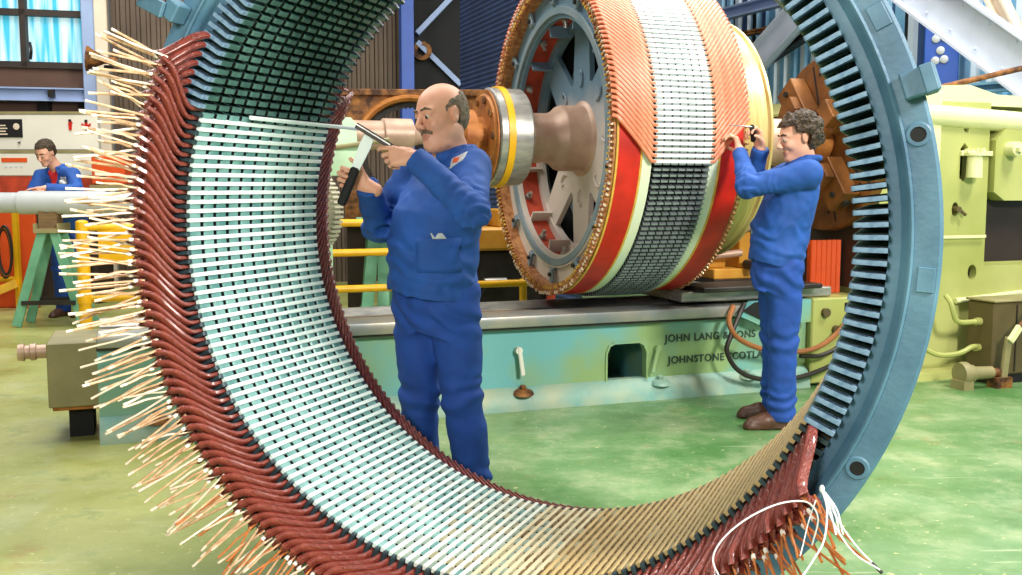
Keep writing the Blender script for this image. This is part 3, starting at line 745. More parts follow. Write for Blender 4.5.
# end disc at the far side
m = MB(); m.rev([(0, .2), (0, .74), (.012, .76), (.20, .76), (.212, .775), (.228, .775), (.234, .76), (.234, .2)], A0 + AX * .90, A0 + AX * 1.9, 96, unit=False); m.build('slip_ring_drum', m_brass, ro)
m = MB(); m.rev([(0, .16), (1.1, .16)], A0 + AX * .72, A0 + AX * 1.72, 40, unit=False); m.build('shaft', m_shaft, ro)
# ================================================================== LATHE
lb = thingL('lathe_bed', 'long teal green lathe bed with cast lettering and a square window, under the rotor', 'lathe', 0, 0)
hole = [(.27, .09), (.54, .09), (.54, .30), (.52, .345), (.49, .36), (.32, .36), (.29, .345), (.27, .30)]
m = MB(); m.prism([(-2.66, .03), (1.74, .03), (1.74, .50), (-2.66, .50)], (0, .045, 0), org=(0, -.31, 0), holes=[hole])
m.box((-2.66, .40, .03), (1.74, .45, .50)); m.box((-2.66, -.27, .03), (-2.61, .45, .50)); m.box((-2.61, -.265, .02), (1.74, .40, .05))
for u in (-1.6, -.6, .18, .64, 1.4): m.box((u, -.265, .04), (u + .03, .40, .49))
m.build('casting', m_bed, lb)
# frame around the window
m = MB(); g = 1.0; cx, cz = .405, .225
out = [(cx + (a - cx) * 1.09, cz + (b - cz) * 1.09) for a, b in hole]; m.prism(out, (0, -.012, 0), org=(0, -.31, 0), holes=[hole]); m.build('window_rim', m_bed, lb)
m = MB(); m.prism([(-.31, .135), (-.345, .11), (-.375, .045), (-.38, 0), (-.25, 0), (-.25, .135)], (4.4, 0, 0), axes=((0, 1, 0), (0, 0, 1)), org=(-2.66, 0, 0)); m.build('foot_flange', m_bedfoot, lb)
m = MB(); m.box((-2.66, -.385, .505), (1.35, -.12, .575), .012, seg=2); m.build('guide_rail', m_rail, lb)
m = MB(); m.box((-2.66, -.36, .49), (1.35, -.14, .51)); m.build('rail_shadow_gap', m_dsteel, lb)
m = MB(); m.prism([(.08, .50), (.08, .56), (.14, .60), (.20, .565), (.46, .565), (.46, .50)], (4.0, 0, 0), axes=((0, 1, 0), (0, 0, 1)), org=(-2.66, 0, 0)); m.build('guide_rail', m_steel, lb)
m = MB(); m.box((-2.62, -.13, .47), (1.35, .09, .49)); m.build('bed_trough', m_dbrown, lb)
m = MB(); m.box((-1.9, -.10, .49), (-.1, .07, .555), .005); m.build('wooden_plank', m_wood, lb)
def text_mesh(body, size, depth=.006):
    cu = bpy.data.curves.new('lettering', 'FONT'); cu.body = body; cu.size = size; cu.extrude = depth; cu.offset = .001; cu.space_character = 1.12
    o = bpy.data.objects.new('lettering', cu); COL.objects.link(o); dg = bpy.context.evaluated_depsgraph_get(); dg.update()
    me = bpy.data.meshes.new_from_object(o.evaluated_get(dg)); bpy.data.objects.remove(o); return me
for body, u, z in (('JOHN LANG & SONS', .675, .355), ('JOHNSTONE SCOTLAND', .700, .215)):
    me = text_mesh(body, .066, .004); me.materials.clear(); me.materials.append(m_letter); obj('cast_lettering', me, lb, (u, -.312, z), (PI / 2, 0, 0))
# small levers and holding-down bolts
for u, z in ((-.325, .31), (.615, .27)):
    m = MB(); m.cyl((u, -.31, z + .05), (u, -.35, z + .05), .022, seg=16); m.beam((u, -.345, z + .07), (u + (.02 if u < 0 else -.05), -.36, z - .10), .026, .014, up=(0, 1, 0), bev=.004); m.build('lever', m_panelw if u < 0 else m_bed, lb)
for u in (-2.38, -1.2, -.30, .63, 1.27):
    m = MB(); m.rev([(0, .07), (.015, .06), (.025, .03)], (u, -.335, .10), (u, -.50, 1.0), 20, unit=False); m.cyl((u, -.335, .11), (u, -.345, .145), .020, seg=6); m.build('foot_bolt', m_rust if u < 0 else m_bedfoot, lb)
# --- carriage at the right end of the bed
ca = thingL('lathe_carriage', 'flat steel topped lathe carriage on the bed behind the dark haired worker', 'carriage', 1.2, 0)
m = MB(); m.box((-.40, -.30, .60), (.75, .75, .665), .008); m.build('saddle_plate', m_steel, ca)
m = MB(); m.box((-.30, -.40, .668), (.60, -.05, .70), .006); m.build('slide_plate', m_dsteel, ca)
m = MB(); m.prism([(-.06, .52), (.06, .60), (.50, .60), (.50, .45), (.10, .45)], (0, .06, 0), org=(0, -.415, 0)); m.build('apron', m_bed, ca)
m = MB(); m.prism([(-.03, .545), (.06, .598), (.34, .595), (.14, .47)], (0, .008, 0), org=(0, -.427, 0)); m.build('apron_recess', m_black, ca)
tp = thingL('tool_post', 'yellow brown tool post with steel rods on the carriage right of the rotor', 'tool post', 1.46, .30, .665)
m = MB(); m.box((-.16, -.16, .03), (.20, .20, .10), .006); m.box((-.14, -.05, .10), (.0, .12, .26), .006); m.box((.08, -.10, .10), (.17, .15, .36), .006); m.build('body', m_ochre, tp)
m = MB(); m.box((-.18, -.20, 0), (.24, .24, .03)); m.build('base', m_dsteel, tp)
m = MB(); m.cyl((-.16, -.08, .29), (.16, -.12, .40), .034, seg=16); m.cyl((-.12, -.10, .19), (.07, -.14, .21), .026, seg=14); m.build('rod', m_shaft, tp)
m = MB(); m.cyl((.10, -.16, .13), (.10, -.28, .13), .034, seg=16); m.build('knob', m_dsteel, tp)
m = MB(); m.tube(bez([(.16, -.16, .06), (.24, -.28, .05), (.32, -.22, .12), (.30, -.10, .06)], 8), .018, 8); m.build('hose', m_rust, tp)
m = MB(); m.box((.02, .02, .26), (.10, .12, .50), .004); m.cyl((-.06, .06, .26), (-.02, .08, .52), .028, seg=12); m.build('lever_stand', m_tan, tp)
# --- headstock
hs = thingL('lathe_headstock', 'tall yellow green lathe headstock at the right edge, standing on the floor', 'headstock', 2.3, 0)
hol1 = [(.777 + .040 * math.cos(t), .735 + .056 * math.sin(t)) for t in np.linspace(0, 2 * PI, 14, endpoint=False)]
slot1 = [(.625, 1.40), (.66, 1.37), (.70, 1.42), (.70, 1.60), (.66, 1.64), (.625, 1.60)]
hol2 = [(.60 + .03 * math.cos(t), 1.18 + .05 * math.sin(t)) for t in np.linspace(0, 2 * PI, 14, endpoint=False)]
hol3 = [(.67 + .022 * math.cos(t), 1.74 + .03 * math.sin(t)) for t in np.linspace(0, 2 * PI, 14, endpoint=False)]
m = MB(); m.prism([(-.05, .02), (1.9, .02), (1.9, .78), (.88, .78), (.88, 1.70), (.88, 1.92), (-.05, 1.92)], (0, .06, 0), org=(0, -.38, 0), holes=[hol1, hol2, slot1, hol3])
m.box((-.05, -.30, .02), (1.9, 1.1, .80)); m.box((-.05, -.30, .80), (.88, 1.1, 1.90)); m.box((.88, -.16, .80), (1.9, 1.1, 1.90)); m.build('body', m_yg, hs)
m = MB(); m.box((.30, -.395, .95), (.44, -.38, 1.98), .006); m.box((.44, -.41, .98), (.86, -.40, 1.0)); m.build('cover_strip', m_ygpale, hs)
m = MB(); m.prism([(-.02, 1.93), (-.05, 1.98), (.32, 2.02), (.70, 2.04), (.95, 1.98), (1.9, 1.96), (1.9, 1.9), (-.02, 1.9)], (0, 1.4, 0), org=(0, -.36, 0)); m.build('top_cover', m_ygpale, hs)
m = MB(); m.cyl((-.02, -.36, 1.84), (1.9, -.36, 1.76), .075, seg=24); m.build('cross_tube', m_ygpale, hs)
m = MB(); m.prism([(.90, 1.30), (.90, 1.66), (.98, 1.74), (1.30, 1.72), (1.45, 1.55), (1.45, 1.30), (1.3, 1.24), (1.0, 1.24)], (0, .12, 0), org=(0, -.42, 0)); m.build('gear_cover', m_yg, hs)
m = MB(); m.cyl((1.02, -.42, 1.60), (1.02, -.50, 1.60), .05, seg=20); m.cyl((1.02, -.50, 1.60), (1.02, -.53, 1.60), .028, seg=6); m.build('cover_bolt', m_ygpale, hs)
m = MB(); m.box((.62, -.40, 1.55), (.90, -.34, 1.585), .004); m.cyl((.705, -.43, 1.40), (.705, -.43, 1.56), .055, .05, seg=20); m.rev([(0, .068), (.02, .068)], (.705, -.43, 1.55), (.705, -.43, 2.55), 12, unit=False)
for k in range(6): a = k * PI / 3; m.cyl((.705 + .058 * math.cos(a), -.43 + .058 * math.sin(a), 1.57), (.705 + .058 * math.cos(a), -.43 + .058 * math.sin(a), 1.60), .012, seg=6)
m.build('capped_boss', m_ygpale, hs)
m = MB(); m.cyl((.60, -.34, 1.18), (.60, -.42, 1.18), .022, seg=12); m.cyl((.62, -.40, 1.18), (.66, -.42, 1.14), .012, seg=8); m.build('plunger', m_olive, hs)
m = MB(); m.box((.90, -.30, .80), (1.9, -.15, 1.24)); m.build('recess', m_dbrown, hs)
m = MB(); m.prism([(-.38, .07), (-.46, .05), (-.47, 0), (-.2, 0), (-.2, .07)], (1.95, 0, 0), axes=((0, 1, 0), (0, 0, 1)), org=(-.05, 0, 0)); m.build('foot_flange', m_yg, hs)
for x_, z_, a_, b_ in ((.777, .735, .06, .075), (.66, 1.50, .06, .15), (.60, 1.18, .05, .07), (.67, 1.74, .04, .05)): m = MB(); m.box((x_ - a_, -.318, z_ - b_), (x_ + a_, -.302, z_ + b_)); m.build('dark_opening', m_black, hs)
m = MB(); m.box((-.55, -.36, .02), (-.06, .9, .595), .01); m.build('gap_bed', m_yg, hs)
for u, z in ((-.45, .50), (-.36, .38)): m = MB(); m.cyl((u, -.36, z), (u, -.39, z), .03, seg=16); m.build('socket', m_olive, hs)
m = MB(); m.box((-.29, -.364, .50), (-.24, -.355, .56), .003); m.build('square_hole', m_black, hs)
m = MB(); m.tube([(.62, -.40, .54), (1.9, -.40, .62)], .02, 10); m.build('guard_bar', m_ygpale, hs)
# faceplate with jaws
m = MB(); m.box((-.065, -.28, .80), (-.05, 1.08, 1.88)); m.build('end_panel', m_dbrown, hs)
fp = thingL('lathe_faceplate', 'round brown lathe faceplate with four block jaws behind the dark haired worker', 'faceplate', 2.08, 0, RZ)
m = MB(); m.rev([(0, .10), (0, .60), (.012, .61), (.075, .61), (.08, .55), (.17, .30), (.17, .1)], (0, 0, 0), (1, 0, 0), 64, unit=False); m.build('plate', m_plate, fp)
for k in range(4):
    a = R(38) + k * PI / 2; rad = Vector((0, -math.cos(a), math.sin(a)))
    m = MB(); m.beam(rad * .20 - AX * .065, rad * .52 - AX * .065, .20, .125, up=AX, bev=.006); m.beam(rad * .24 - AX * .15, rad * .36 - AX * .15, .16, .07, up=AX, bev=.006); j = m.build('jaw', m_plate, fp)
    m = MB(); m.cyl(rad * .45 - AX * .127, rad * .45 - AX * .145, .02, seg=8); m.cyl(rad * .50 - AX * .06, rad * .535 - AX * .06, .03, seg=12); m.build('jaw_screw', m_dsteel, j)
for k in range(8):
    a = R(15.5) + k * PI / 4; rad = Vector((0, -math.cos(a), math.sin(a)))
    m = MB(); m.beam(rad * .28 - AX * .0005, rad * .56 - AX * .0005, .018, .002, up=AX); m.build('t_slot', m_black, fp)
    e = AX.cross(rad); m = MB(); m.cyl(rad * .48 + e * .06, rad * .48 + e * .06 - AX * .002, .014, seg=12); m.build('bolt_hole', m_black, fp)
m = MB(); m.rev([(0, .09), (0, .13), (.02, .145), (.16, .145), (.18, .10), (.30, .10)], (-.20, 0, 0), (.8, 0, 0), 40, unit=False); m.build('hub', m_rustor, fp)
m = MB(); m.cyl((-.25, -.12, .07), (-.18, -.12, .07), .03, seg=12); m.build('hub_boss', m_shaft, fp)
m = MB(); m.box((.17, -.34, -1.0), (.20, .6, -.20)); o = m.build('backing', m_dbrown, fp); o.location = (-.06, 0, 0)
# electrical box, conduits and lever in front of the headstock
eb = thingL('control_box', 'olive brown steel control box on the floor against the headstock', 'box', 3.25, -.60)
m = MB(); m.box((-.30, -.12, .06), (.42, .12, .56), .012); m.build('box', m_olive, eb)
m = MB(); m.box((-.11, -.126, .08), (-.10, -.115, .54)); m.build('door_seam', m_dbrown, eb)
m = MB(); m.box((-.31, -.13, .56), (.43, .13, .575), .004); m.build('lid', m_tan, eb)
m = MB(); m.box((-.29, -.11, 0), (.41, .11, .06)); m.build('plinth', m_black, eb)
for pts in ([(-.30, 0, .42), (-.46, 0, .42), (-.52, 0, .45), (-.55, .01, .55), (-.55, .06, .60)], [(-.30, 0, .24), (-.38, -.02, .25), (-.5, -.02, .21), (-.66, .0, .21), (-.80, .03, .28)]):
    m = MB(); m.tube(bez(pts, 6), .018, 8); m.cyl((-.34, pts[0][1], pts[0][2]), (-.30, pts[0][1], pts[0][2]), .026, seg=10); m.build('conduit', m_yg, eb)
lv = thingL('foot_lever', 'greenish lever linkage and roller on the floor in front of the control box', 'lever', 2.96, -.80)
m = MB(); m.rev([(0, .035), (0, .075), (.02, .08), (.05, .08), (.055, .06), (.10, .058), (.105, .045), (.25, .042), (.25, .03)], (-.32, .05, .10), (.68, -.05, .10), 24, unit=False); m.build('roller', m_tan, lv)
m = MB(); m.cyl((-.09, .02, .10), (.02, .01, .10), .03, seg=14); m.build('pivot', m_rust, lv)
m = MB(); m.beam((.0, -.01, .06), (.03, -.01, .34), .05, .03, up=(0, 1, 0), bev=.006); m.build('arm', m_tan, lv)
m = MB(); m.beam((.02, -.03, .31), (.10, -.03, .41), .05, .03, up=(0, 1, 0), bev=.006); m.build('clevis', m_ygpale, lv)
m = MB(); m.cyl((.09, -.03, .40), (.45, -.03, .76), .015, seg=10); m.build('rod', m_rust, lv)
m = MB(); m.box((-.34, -.02, 0), (-.26, .10, .06)); m.build('base', m_tan, lv); m = MB(); m.box((-.08, -.04, 0), (.05, .05, .07)); m.build('base', m_rust, lv)
# red curtain panel beyond the headstock gap
rp = thingL('orange_cover', 'bright orange red cover panel standing behind the dark haired worker', 'panel', 2.05, -.10, .597)
m = MB(); m.prism([(-.13 + .25 * i / 12, .012 * (i % 2)) for i in range(13)] + [(.12, .04), (-.13, .04)], (0, 0, .37), axes=((1, 0, 0), (0, 1, 0))); m.build('sheet', m_orange2, rp)
# tail end : tailstock, spindle, couplings
ts = thingL('tailstock', 'pale green lathe tailstock with a grey spindle, behind the far edge of the ring', 'tailstock', -1.45, 0)
m = MB(); m.box((-.28, -.20, .57), (.05, .25, 1.42), .02); m.prism([(-.17, 1.40), (-.19, 1.56), (-.14, 1.70), (0, 1.74), (.14, 1.70), (.19, 1.56), (.17, 1.40)], (.45, 0, 0), axes=((0, 1, 0), (0, 0, 1)), org=(-.25, 0, 0)); m.build('body', m_lgreen, ts)
m = MB(); m.rev([(0, .085), (.18, .085), (.19, .10), (.36, .10), (.37, .065), (.41, .05), (.47, .05), (.48, .085), (.60, .085), (.61, .10), (.645, .10)], (.2, 0, RZ), (1.2, 0, RZ), 32, unit=False); m.build('spindle', m_shaft, ts)
m = MB(); m.cyl((.02, -.18, 1.55), (.36, -.30, 1.60), .014, seg=10); m.sph((.0, -.18, 1.55), .035); m.build('handle', m_tan, ts)
# hoses hanging in front of the bed
def hose(label, P, v, r, mat_):
    pts = [PV(px, py, v + dv_) for px, py, dv_ in P]; o = pts[0]; t = thingL('hose', label, 'hose', o.x, o.y, o.z)
    m = MB(); m.tube([p - o for p in bez(pts, 8)], r, 8); m.build('tube', mat_, t); return t
hose('brown hose looping from the carriage down across the bed to the right', [(733, 306, .06), (729, 322, 0), (738, 338, -.02), (762, 349, 0), (795, 352, 0), (820, 346, 0), (840, 330, .04), (858, 306, .08)], -.46, .017, m_hoseo)
hose('black hose sagging lowest across the cast lettering of the bed', [(744, 304, .1), (738, 318, .02), (730, 338, 0), (727, 352, 0), (738, 370, -.01), (760, 379, 0), (795, 378, 0), (830, 366, .02), (856, 350, .05)], -.47, .016, m_hose)
hose('dark hose behind the brown one, right of the worker legs', [(800, 356, 0), (822, 355, 0), (842, 344, .03), (862, 322, .06)], -.44, .015, m_hose)
# machinery behind the bed
fe = thingL('guard_rail', 'yellow three bar guard rail behind the lathe bed, below the rusty frame', 'railing', -.5, .95)
for z in (.635, .885, 1.09): m = MB(); m.cyl((-1.6, 0, z), (.75 if z < .8 else .2, 0, z), .026, seg=14); m.build('rail', m_yellow, fe)
for u in (-1.5, -.15, .7): m = MB(); m.cyl((u, .03, 0), (u, .03, 1.12 if u < .5 else .66), .028, seg=14); m.cyl((u, .03, 0), (u, .03, .015), .07, seg=16); m.build('post', m_yellow, fe)
q = PY(404, 155, 8.0); rf = thing('bearing_frame', 'rusty square steel frame with a round opening behind the bald worker', 'frame', (q.x + .05, q.y, 0), R(4))
N_ = 48; rad_ = .40; cz = 1.61
m = MB(); m.prism([(-.52, 1.04), (.56, 1.04), (.56, 2.07), (-.52, 2.07)], (0, .16, 0), holes=[[(rad_ * math.cos(i * 2 * PI / N_), cz + rad_ * math.sin(i * 2 * PI / N_)) for i in range(N_)]]); m.build('plate', m_rust, rf)
m = MB(); m.ring([(0, .40), (-.03, .40), (-.05, .42), (-.05, .44), (0, .46)], (0, 0, cz), (0, 1, cz), 48); m.build('opening_rim', m_rustor, rf)
m = MB(); 
m.ring([(.10, .36), (.10, .41), (.14, .41), (.14, .36)], (0, 0, cz), (0, 1, cz), 48)
for k in range(64): a = 2 * PI * k / 64; m.beam((.35 * math.cos(a), .11, cz + .35 * math.sin(a)), (.40 * math.cos(a), .11, cz + .40 * math.sin(a)), .02, .03, up=(0, 1, 0))
m.build('toothed_ring', m_dsteel, rf)
for za, zb_ in ((2.05, 2.10), (1.02, 1.06)): m = MB(); m.box((-.54, -.03, za), (.58, .18, zb_), .005); m.build('edge_bar', m_rust, rf)
for x in (-.42, .44): m = MB(); m.box((x - .09, .0, 0), (x + .09, .16, 1.03)); m.build('leg', m_dbrown, rf)
q = PY(500, 240, 8.0); om = thing('machine_block', 'orange topped dark machine block behind the bed, left of the rotor', 'machine', (q.x, q.y, 0), LR)
m = MB(); m.box((-.32, -.15, 0), (.42, .35, .84), .02); m.build('base', m_dsteel, om); m = MB(); m.cyl((-.1, -.14, .45), (-.1, -.20, .45), .13, seg=24); m.build('round_cover', m_dsteel, om)
m = MB(); m.box((-.26, -.18, .84), (.22, .25, 1.02), .02); m.cyl((.05, -.18, .95), (.05, -.24, .95), .05, seg=16); m.box((-.05, -.12, 1.02), (.16, .2, 1.16), .01); m.build('slide', m_ochre, om)
m = MB(); m.cyl((-.20, -.2, .60), (-.02, -.2, .60), .03, seg=12); m.build('handle', m_steel, om)
m = MB(); m.beam((.33, -.20, .3), (.43, -.20, .86), .06, .04, up=(0, 1, 0)); m.build('brace', m_redpaint, om)
# toothed wheel and green trestle left of the tailstock opening
q = PY(294, 212, 5.0); gw = thing('gear_wheel', 'pale toothed gear wheel seen past the far edge of the ring', 'gear', (q.x, q.y + .1, 0), R(-22))
m = MB(); m.ring([(-.04, .06), (-.04, .10), (-.02, .11), (-.02, .19), (-.04, .20), (-.04, .225), (.04, .225), (.04, .06)], (0, 0, 1.21), (0, 1, 1.21), 72); m.build('disc', m_beige, gw)
m = MB()
for k in range(60): a = 2 * PI * k / 60; c, s = math.cos(a), math.sin(a); m.beam((.222 * c, 0, 1.21 + .222 * s), (.243 * c, 0, 1.21 + .243 * s), .012, .08, up=(0, 1, 0))
m.build('teeth', m_beige, gw)
m = MB(); m.cyl((0, -.12, 1.21), (0, .12, 1.21), .05, seg=20); m.build('axle', m_dsteel, gw)
for y in (-.1, .1): m = MB(); m.beam((-.16, y, 0), (0, y, 1.25), .05, .04, up=(0, 1, 0)); m.beam((.12, y, 0), (0, y, 1.25), .05, .04, up=(0, 1, 0)); m.build('stand', m_dsteel, gw)
q = PY(378, 226, 7.35); tr = thing('trestle', 'green steel trestle with splayed legs behind the guard rail', 'trestle', (q.x - .05, q.y + .35, 0), R(10))
for a, b_ in (((-.02, -.12), (-.14, -.2)), ((.04, -.1), (.02, -.24)), ((.02, .12), (.15, .22)), ((-.03, .12), (-.12, .26))):
    m = MB(); m.beam((a[0], a[1], 1.06), (b_[0], b_[1], 0), .085, .05, up=(0, 1, 0)); m.build('leg', m_green, tr)
m = MB(); m.box((-.16, -.2, 1.04), (.16, .2, 1.10), .006); m.build('top', m_green, tr)
for ya in (-.19, .16): m = MB(); m.box((-.14, ya, .35), (.14, ya + .03, .40)); m.build('crossbar', m_green, tr)
# low box with a knurled spindle at the left end of the bed
q = PY(66, 405, 5.12); bx = thing('steel_box', 'olive grey steel box with a knurled round spindle left of the lathe bed', 'box', (q.x, q.y + .18, 0), LR)
m = MB(); m.box((-.145, -.16, .19), (.118, .35, .53), .006); m.build('box', m_tan, bx)
m = MB(); m.box((-.13, -.12, .165), (.11, .30, .19), .004); m.build('bottom_strip', m_rustor, bx)
m = MB(); m.box((-.06, -.02, 0), (.06, .28, .165)); m.build('foot', m_black, bx)
m = MB(); m.rev([(0, .03), (0, .042), (.03, .046), (.035, .036), (.055, .036), (.06, .044), (.085, .044), (.09, .036), (.14, .036)], (-.285, -.08, .48), (.715, -.08, .48), 20, unit=False); m.build('spindle', m_shaft, bx)
# ================================================================== LEFT BAY
cy = thing('white_roller', 'long white roller lying across the green A-frame stand at far left', 'roller', (-4.5, 9.62, 0), R(2))
m = MB(); m.rev([(0, .085), (0, .098), (.55, .098), (.555, .112), (1.35, .112), (1.36, .104), (2.3, .104), (2.31, .06), (2.42, .06)], (-.95, 0, 1.185), (.05, 0, 1.185), 40, unit=False); m.build('barrel', m_white, cy)
cy.location = (-4.30, 9.62, 0)
def aframe(name, label, x, y, rz):
    t = thing(name, label, 'stand', (x, y, 0), R(rz)); m = MB()
    for sx in (-1, 1):
        for sy in (-1, 1):
            m = MB(); m.beam((sx * .05, sy * .10, .93), (sx * .31, sy * .16, .01), .085, .035, up=(0, 1, 0), bev=.004); m.build('leg', m_green, t)
    m = MB(); m.box((-.12, -.15, .90), (.12, .15, .94)); m.box((-.12, -.15, .94), (-.10, .15, .99)); m.box((.10, -.15, .94), (.12, .15, .99)); m.build('top_channel', m_tan, t)
    for sy in (-1, 1): m = MB(); m.box((-.25, sy * .16 - .02, .215), (.25, sy * .16 + .02, .255)); m.build('crossbar', m_dsteel, t)
    return t
aframe('a_frame_stand', 'green steel A-frame stand under the white roller', -4.42, 9.64, 4)
wk = thing('wood_block', 'square wooden block between the white roller and the green stand', 'block', (-4.42, 9.62, .94), R(4))
m = MB(); m.prism([(-.085, 0), (.085, 0), (.085, .24), (.05, .17), (0, .145), (-.05, .17), (-.085, .24)], (0, .16, 0), org=(0, -.08, 0)); m.build('block', m_wood, wk)
yb = thing('yellow_barrier', 'yellow pipe barrier post and rails between the stand and the ring', 'railing', (-3.60, 8.40, 0), 0)
m = MB(); m.cyl((0, 0, 0), (0, 0, 1.04), .052, seg=18); m.sph((0, 0, 1.04), .052, 14, (1, 1, .4)); m.build('post', m_yellow, yb)
m = MB(); m.cyl((0, .0, .40), (1.6, .3, .40), .034, seg=14); m.build('rail', m_yellow, yb)
m = MB(); m.cyl((0, .0, 1.0), (1.6, .3, .98), .03, seg=14); m.build('rail', m_yellow, yb)
m = MB(); m.box((.12, .02, .70), (.48, .06, .99), .004); m.build('sign_plate', m_yellow, yb)
m = MB(); m.cyl((0, 0, .36), (0, 0, .44), .062, seg=18); m.build('collar', m_yellow, yb)
m = MB(); m.cyl((0, 0, 0), (0, 0, .02), .11, seg=20); m.build('base_plate', m_yellow, yb)
# white cabinet wall with signs, hanging in front of the left wall
def q3(px, py, Y): return PY(px, py, Y)
Yc = 12.4
def panel(name, label, cat, x0, y0, x1, y1, Y, th, mat_, rz=0.):
    a = q3(x0, y1, Y); b = q3(x1, y0, Y); t = thing(name, label, cat, ((a.x + b.x) / 2, Y, a.z), R(rz))
    w = (b.x - a.x) / 2; hgt = b.z - a.z; m = MB(); m.box((-w, 0, 0), (w, th, hgt), .01); m.build('panel', mat_, t); return t, w, hgt
t, w_, h_ = panel('wall_board', 'long white board with fire signs hanging under the pale blue beam', 'board', -60, 114, 97, 150, Yc, .10, m_panelw)
m = MB(); m.box((-w_, -.02, -.03), (w_, .10, 0)); m.build('bottom_trim', m_dbrown, t)
m = MB(); m.box((-w_, -.01, h_), (w_, .10, h_ + .03)); m.build('top_trim', m_tan, t)
def flat(name, label, cat, poly_sets, px, py, Y, mats, s=1.):
    c = q3(px, py, Y); tt = thing(name, label, cat, (c.x, Y, c.z)); 
    return tt
c = q3(70, 125.5, Yc - .012); fs = thing('fire_extinguisher_sign', 'small red fire extinguisher symbol on the white board', 'sign', c)
m = MB(); m.prism([(-.016, -.055), (.016, -.055), (.022, .03), (.010, .05), (.010, .062), (-.010, .062), (-.010, .05), (-.022, .03)], (0, .01, 0)); m.beam((.01, .004, .055), (.03, .004, .03), .008, .008, up=(0, 1, 0)); m.build('symbol', m_red, fs)
m = MB(); m.box((-.018, -.002, .045), (.018, .0, .075)); m.build('valve', m_black, fs)
c = q3(86, 125.5, Yc - .012); fs = thing('arrow_sign', 'red downward arrow symbol on the white board', 'sign', c)
m = MB(); m.prism([(0, -.06), (.06, .01), (.052, .03), (.018, .005), (.018, .035), (-.018, .035), (-.018, .005), (-.052, .03), (-.06, .01)], (0, .01, 0)); m.build('arrow', m_red, fs)
m = MB(); m.box((-.016, -.002, .036), (.016, .01, .07)); m.build('arrow_tail', m_black, fs)
c = q3(9, 129, Yc - .016); fs = thing('notice_board', 'black notice with pale markings at the left end of the white board', 'sign', c)
m = MB(); m.box((-.17, 0, -.10), (.16, .014, .12), .002); m.build('panel', m_black, fs)
m = MB(); m.sph((.09, -.001, .03), .04, 12, (1, .06, 1)); m.build('pale_spot', m_cream, fs)
for i in range(4): m = MB(); m.box((-.15, -.003, -.07 + i * .035), (-.02 - .02 * (i % 2), 0, -.055 + i * .035)); m.build('pale_line', m_cream, fs)
m = MB(); m.tube([(.10, -.003, -.16), (.125, -.003, -.175), (.13, -.003, -.15)], .007, 6); m.build('mark', m_black, fs)
t, w_, h_ = panel('machine_cabinet', 'white cabinet with an orange label behind the man at far left', 'cabinet', -60, 153, 92, 176, 11.8, .5, m_panelw)
a = q3(-60, 180, 11.8); 
m = MB(); m.box((-w_, -.004, h_), (w_, .5, h_ + .035)); m.build('top_edge', m_tan, t)
m = MB(); m.box((-w_, .01, -.42), (w_, .5, 0)); m.build('red_front', m_redpaint, t); m = MB(); m.box((-w_, .03, -t.location.z), (w_, .5, -.42)); m.build('dark_base', m_dbrown, t)
c = q3(14, 160, 11.79); m = MB(); m.box((c.x - t.location.x - .15, -.006, c.z - t.location.z - .025), (c.x - t.location.x + .15, 0, c.z - t.location.z + .025)); m.build('orange_label', m_orange2, t)
for i, dx in enumerate((-.12, -.06, .0, .06)): m = MB(); m.box((c.x - t.location.x + dx, -.004, c.z - t.location.z - .085), (c.x - t.location.x + dx + .035, 0, c.z - t.location.z - .072)); m.build('grey_mark', m_girder, t)
t, w_, h_ = panel('orange_sheet', 'orange sheet panel standing behind the green A-frame stand', 'panel', -60, 205, 34, 268, 11.0, .05, m_orange2)
t.location.z = 0; 
for ch in t.children: ch.scale = (1, 1, (h_ + q3(0, 268, 11.0).z) / h_)
t, w_, h_ = panel('orange_crate', 'orange crate with a dark opening on a shelf between the worker and the ring', 'crate', 92, 156, 124, 184, 11.4, .4, m_orange2)
m = MB(); m.box((-.10, -.006, .06), (-.02, 0, .13)); m.build('opening', m_black, t)
m = MB(); m.box((-w_ - .02, -.02, -.05), (w_ + .6, .42, -.01)); m.build('shelf', m_tan, t)
for x in (-w_, w_ + .5): m = MB(); m.box((x - .03, .02, -t.location.z), (x + .03, .38, -.05)); m.build('shelf_leg', m_dbrown, t)
rl = thing('yellow_handrail', 'low yellow handrail with a sloping brace at the far left edge', 'railing', tuple(PZ(2, 310)), 0)
o0 = rl.location; 
m = MB(); m.cyl((-.8, 0, .32), (.20, 0, .34), .03, seg=12); m.build('rail', m_yellow, rl)
m = MB(); m.beam((-.45, -.35, 0), (.20, -.05, .30), .09, .03, up=(0, 1, 0)); m.build('brace', m_yellow, rl)
m = MB(); m.box((.17, -.03, 0), (.22, .03, 1.06)); m.build('post', m_yellow, rl)
ch = thing('cable_coil', 'coil of dark hose hanging on the yellow post beside the green stand', 'hose', (o0.x + .10, o0.y - .08, .36))
for i in range(3): 
    m = MB(); m.tube([(.07 * math.cos(a) + .01 * i, -.01 * i, .26 + .26 * math.sin(a) + .02 * i) for a in np.linspace(0, 2 * PI, 28)], .014, 8, caps=False); m.build('loop', m_hoseo if i % 2 else m_hose, ch)
# horn loudspeaker beside the pale blue column
c = PY(106, 61, 12.7); hn = thing('horn_loudspeaker', 'brown conical horn loudspeaker beside the window', 'loudspeaker', c)
m = MB(); m.rev([(0, .155), (.02, .15), (.05, .125), (.20, .05), (.26, .035), (.27, .05), (.33, .05), (.34, .03), (.36, .03)], (-.20, -.10, .02), (.75, .15, -.06), 32, unit=False); m.build('horn', m_rust, hn)
m = MB(); m.box((-.03, .0, -.10), (.03, .16, -.05)); m.beam((-.02, .1, -.08), (-.02, .55, -.08), .04, .04); m.build('bracket', m_dsteel, hn)
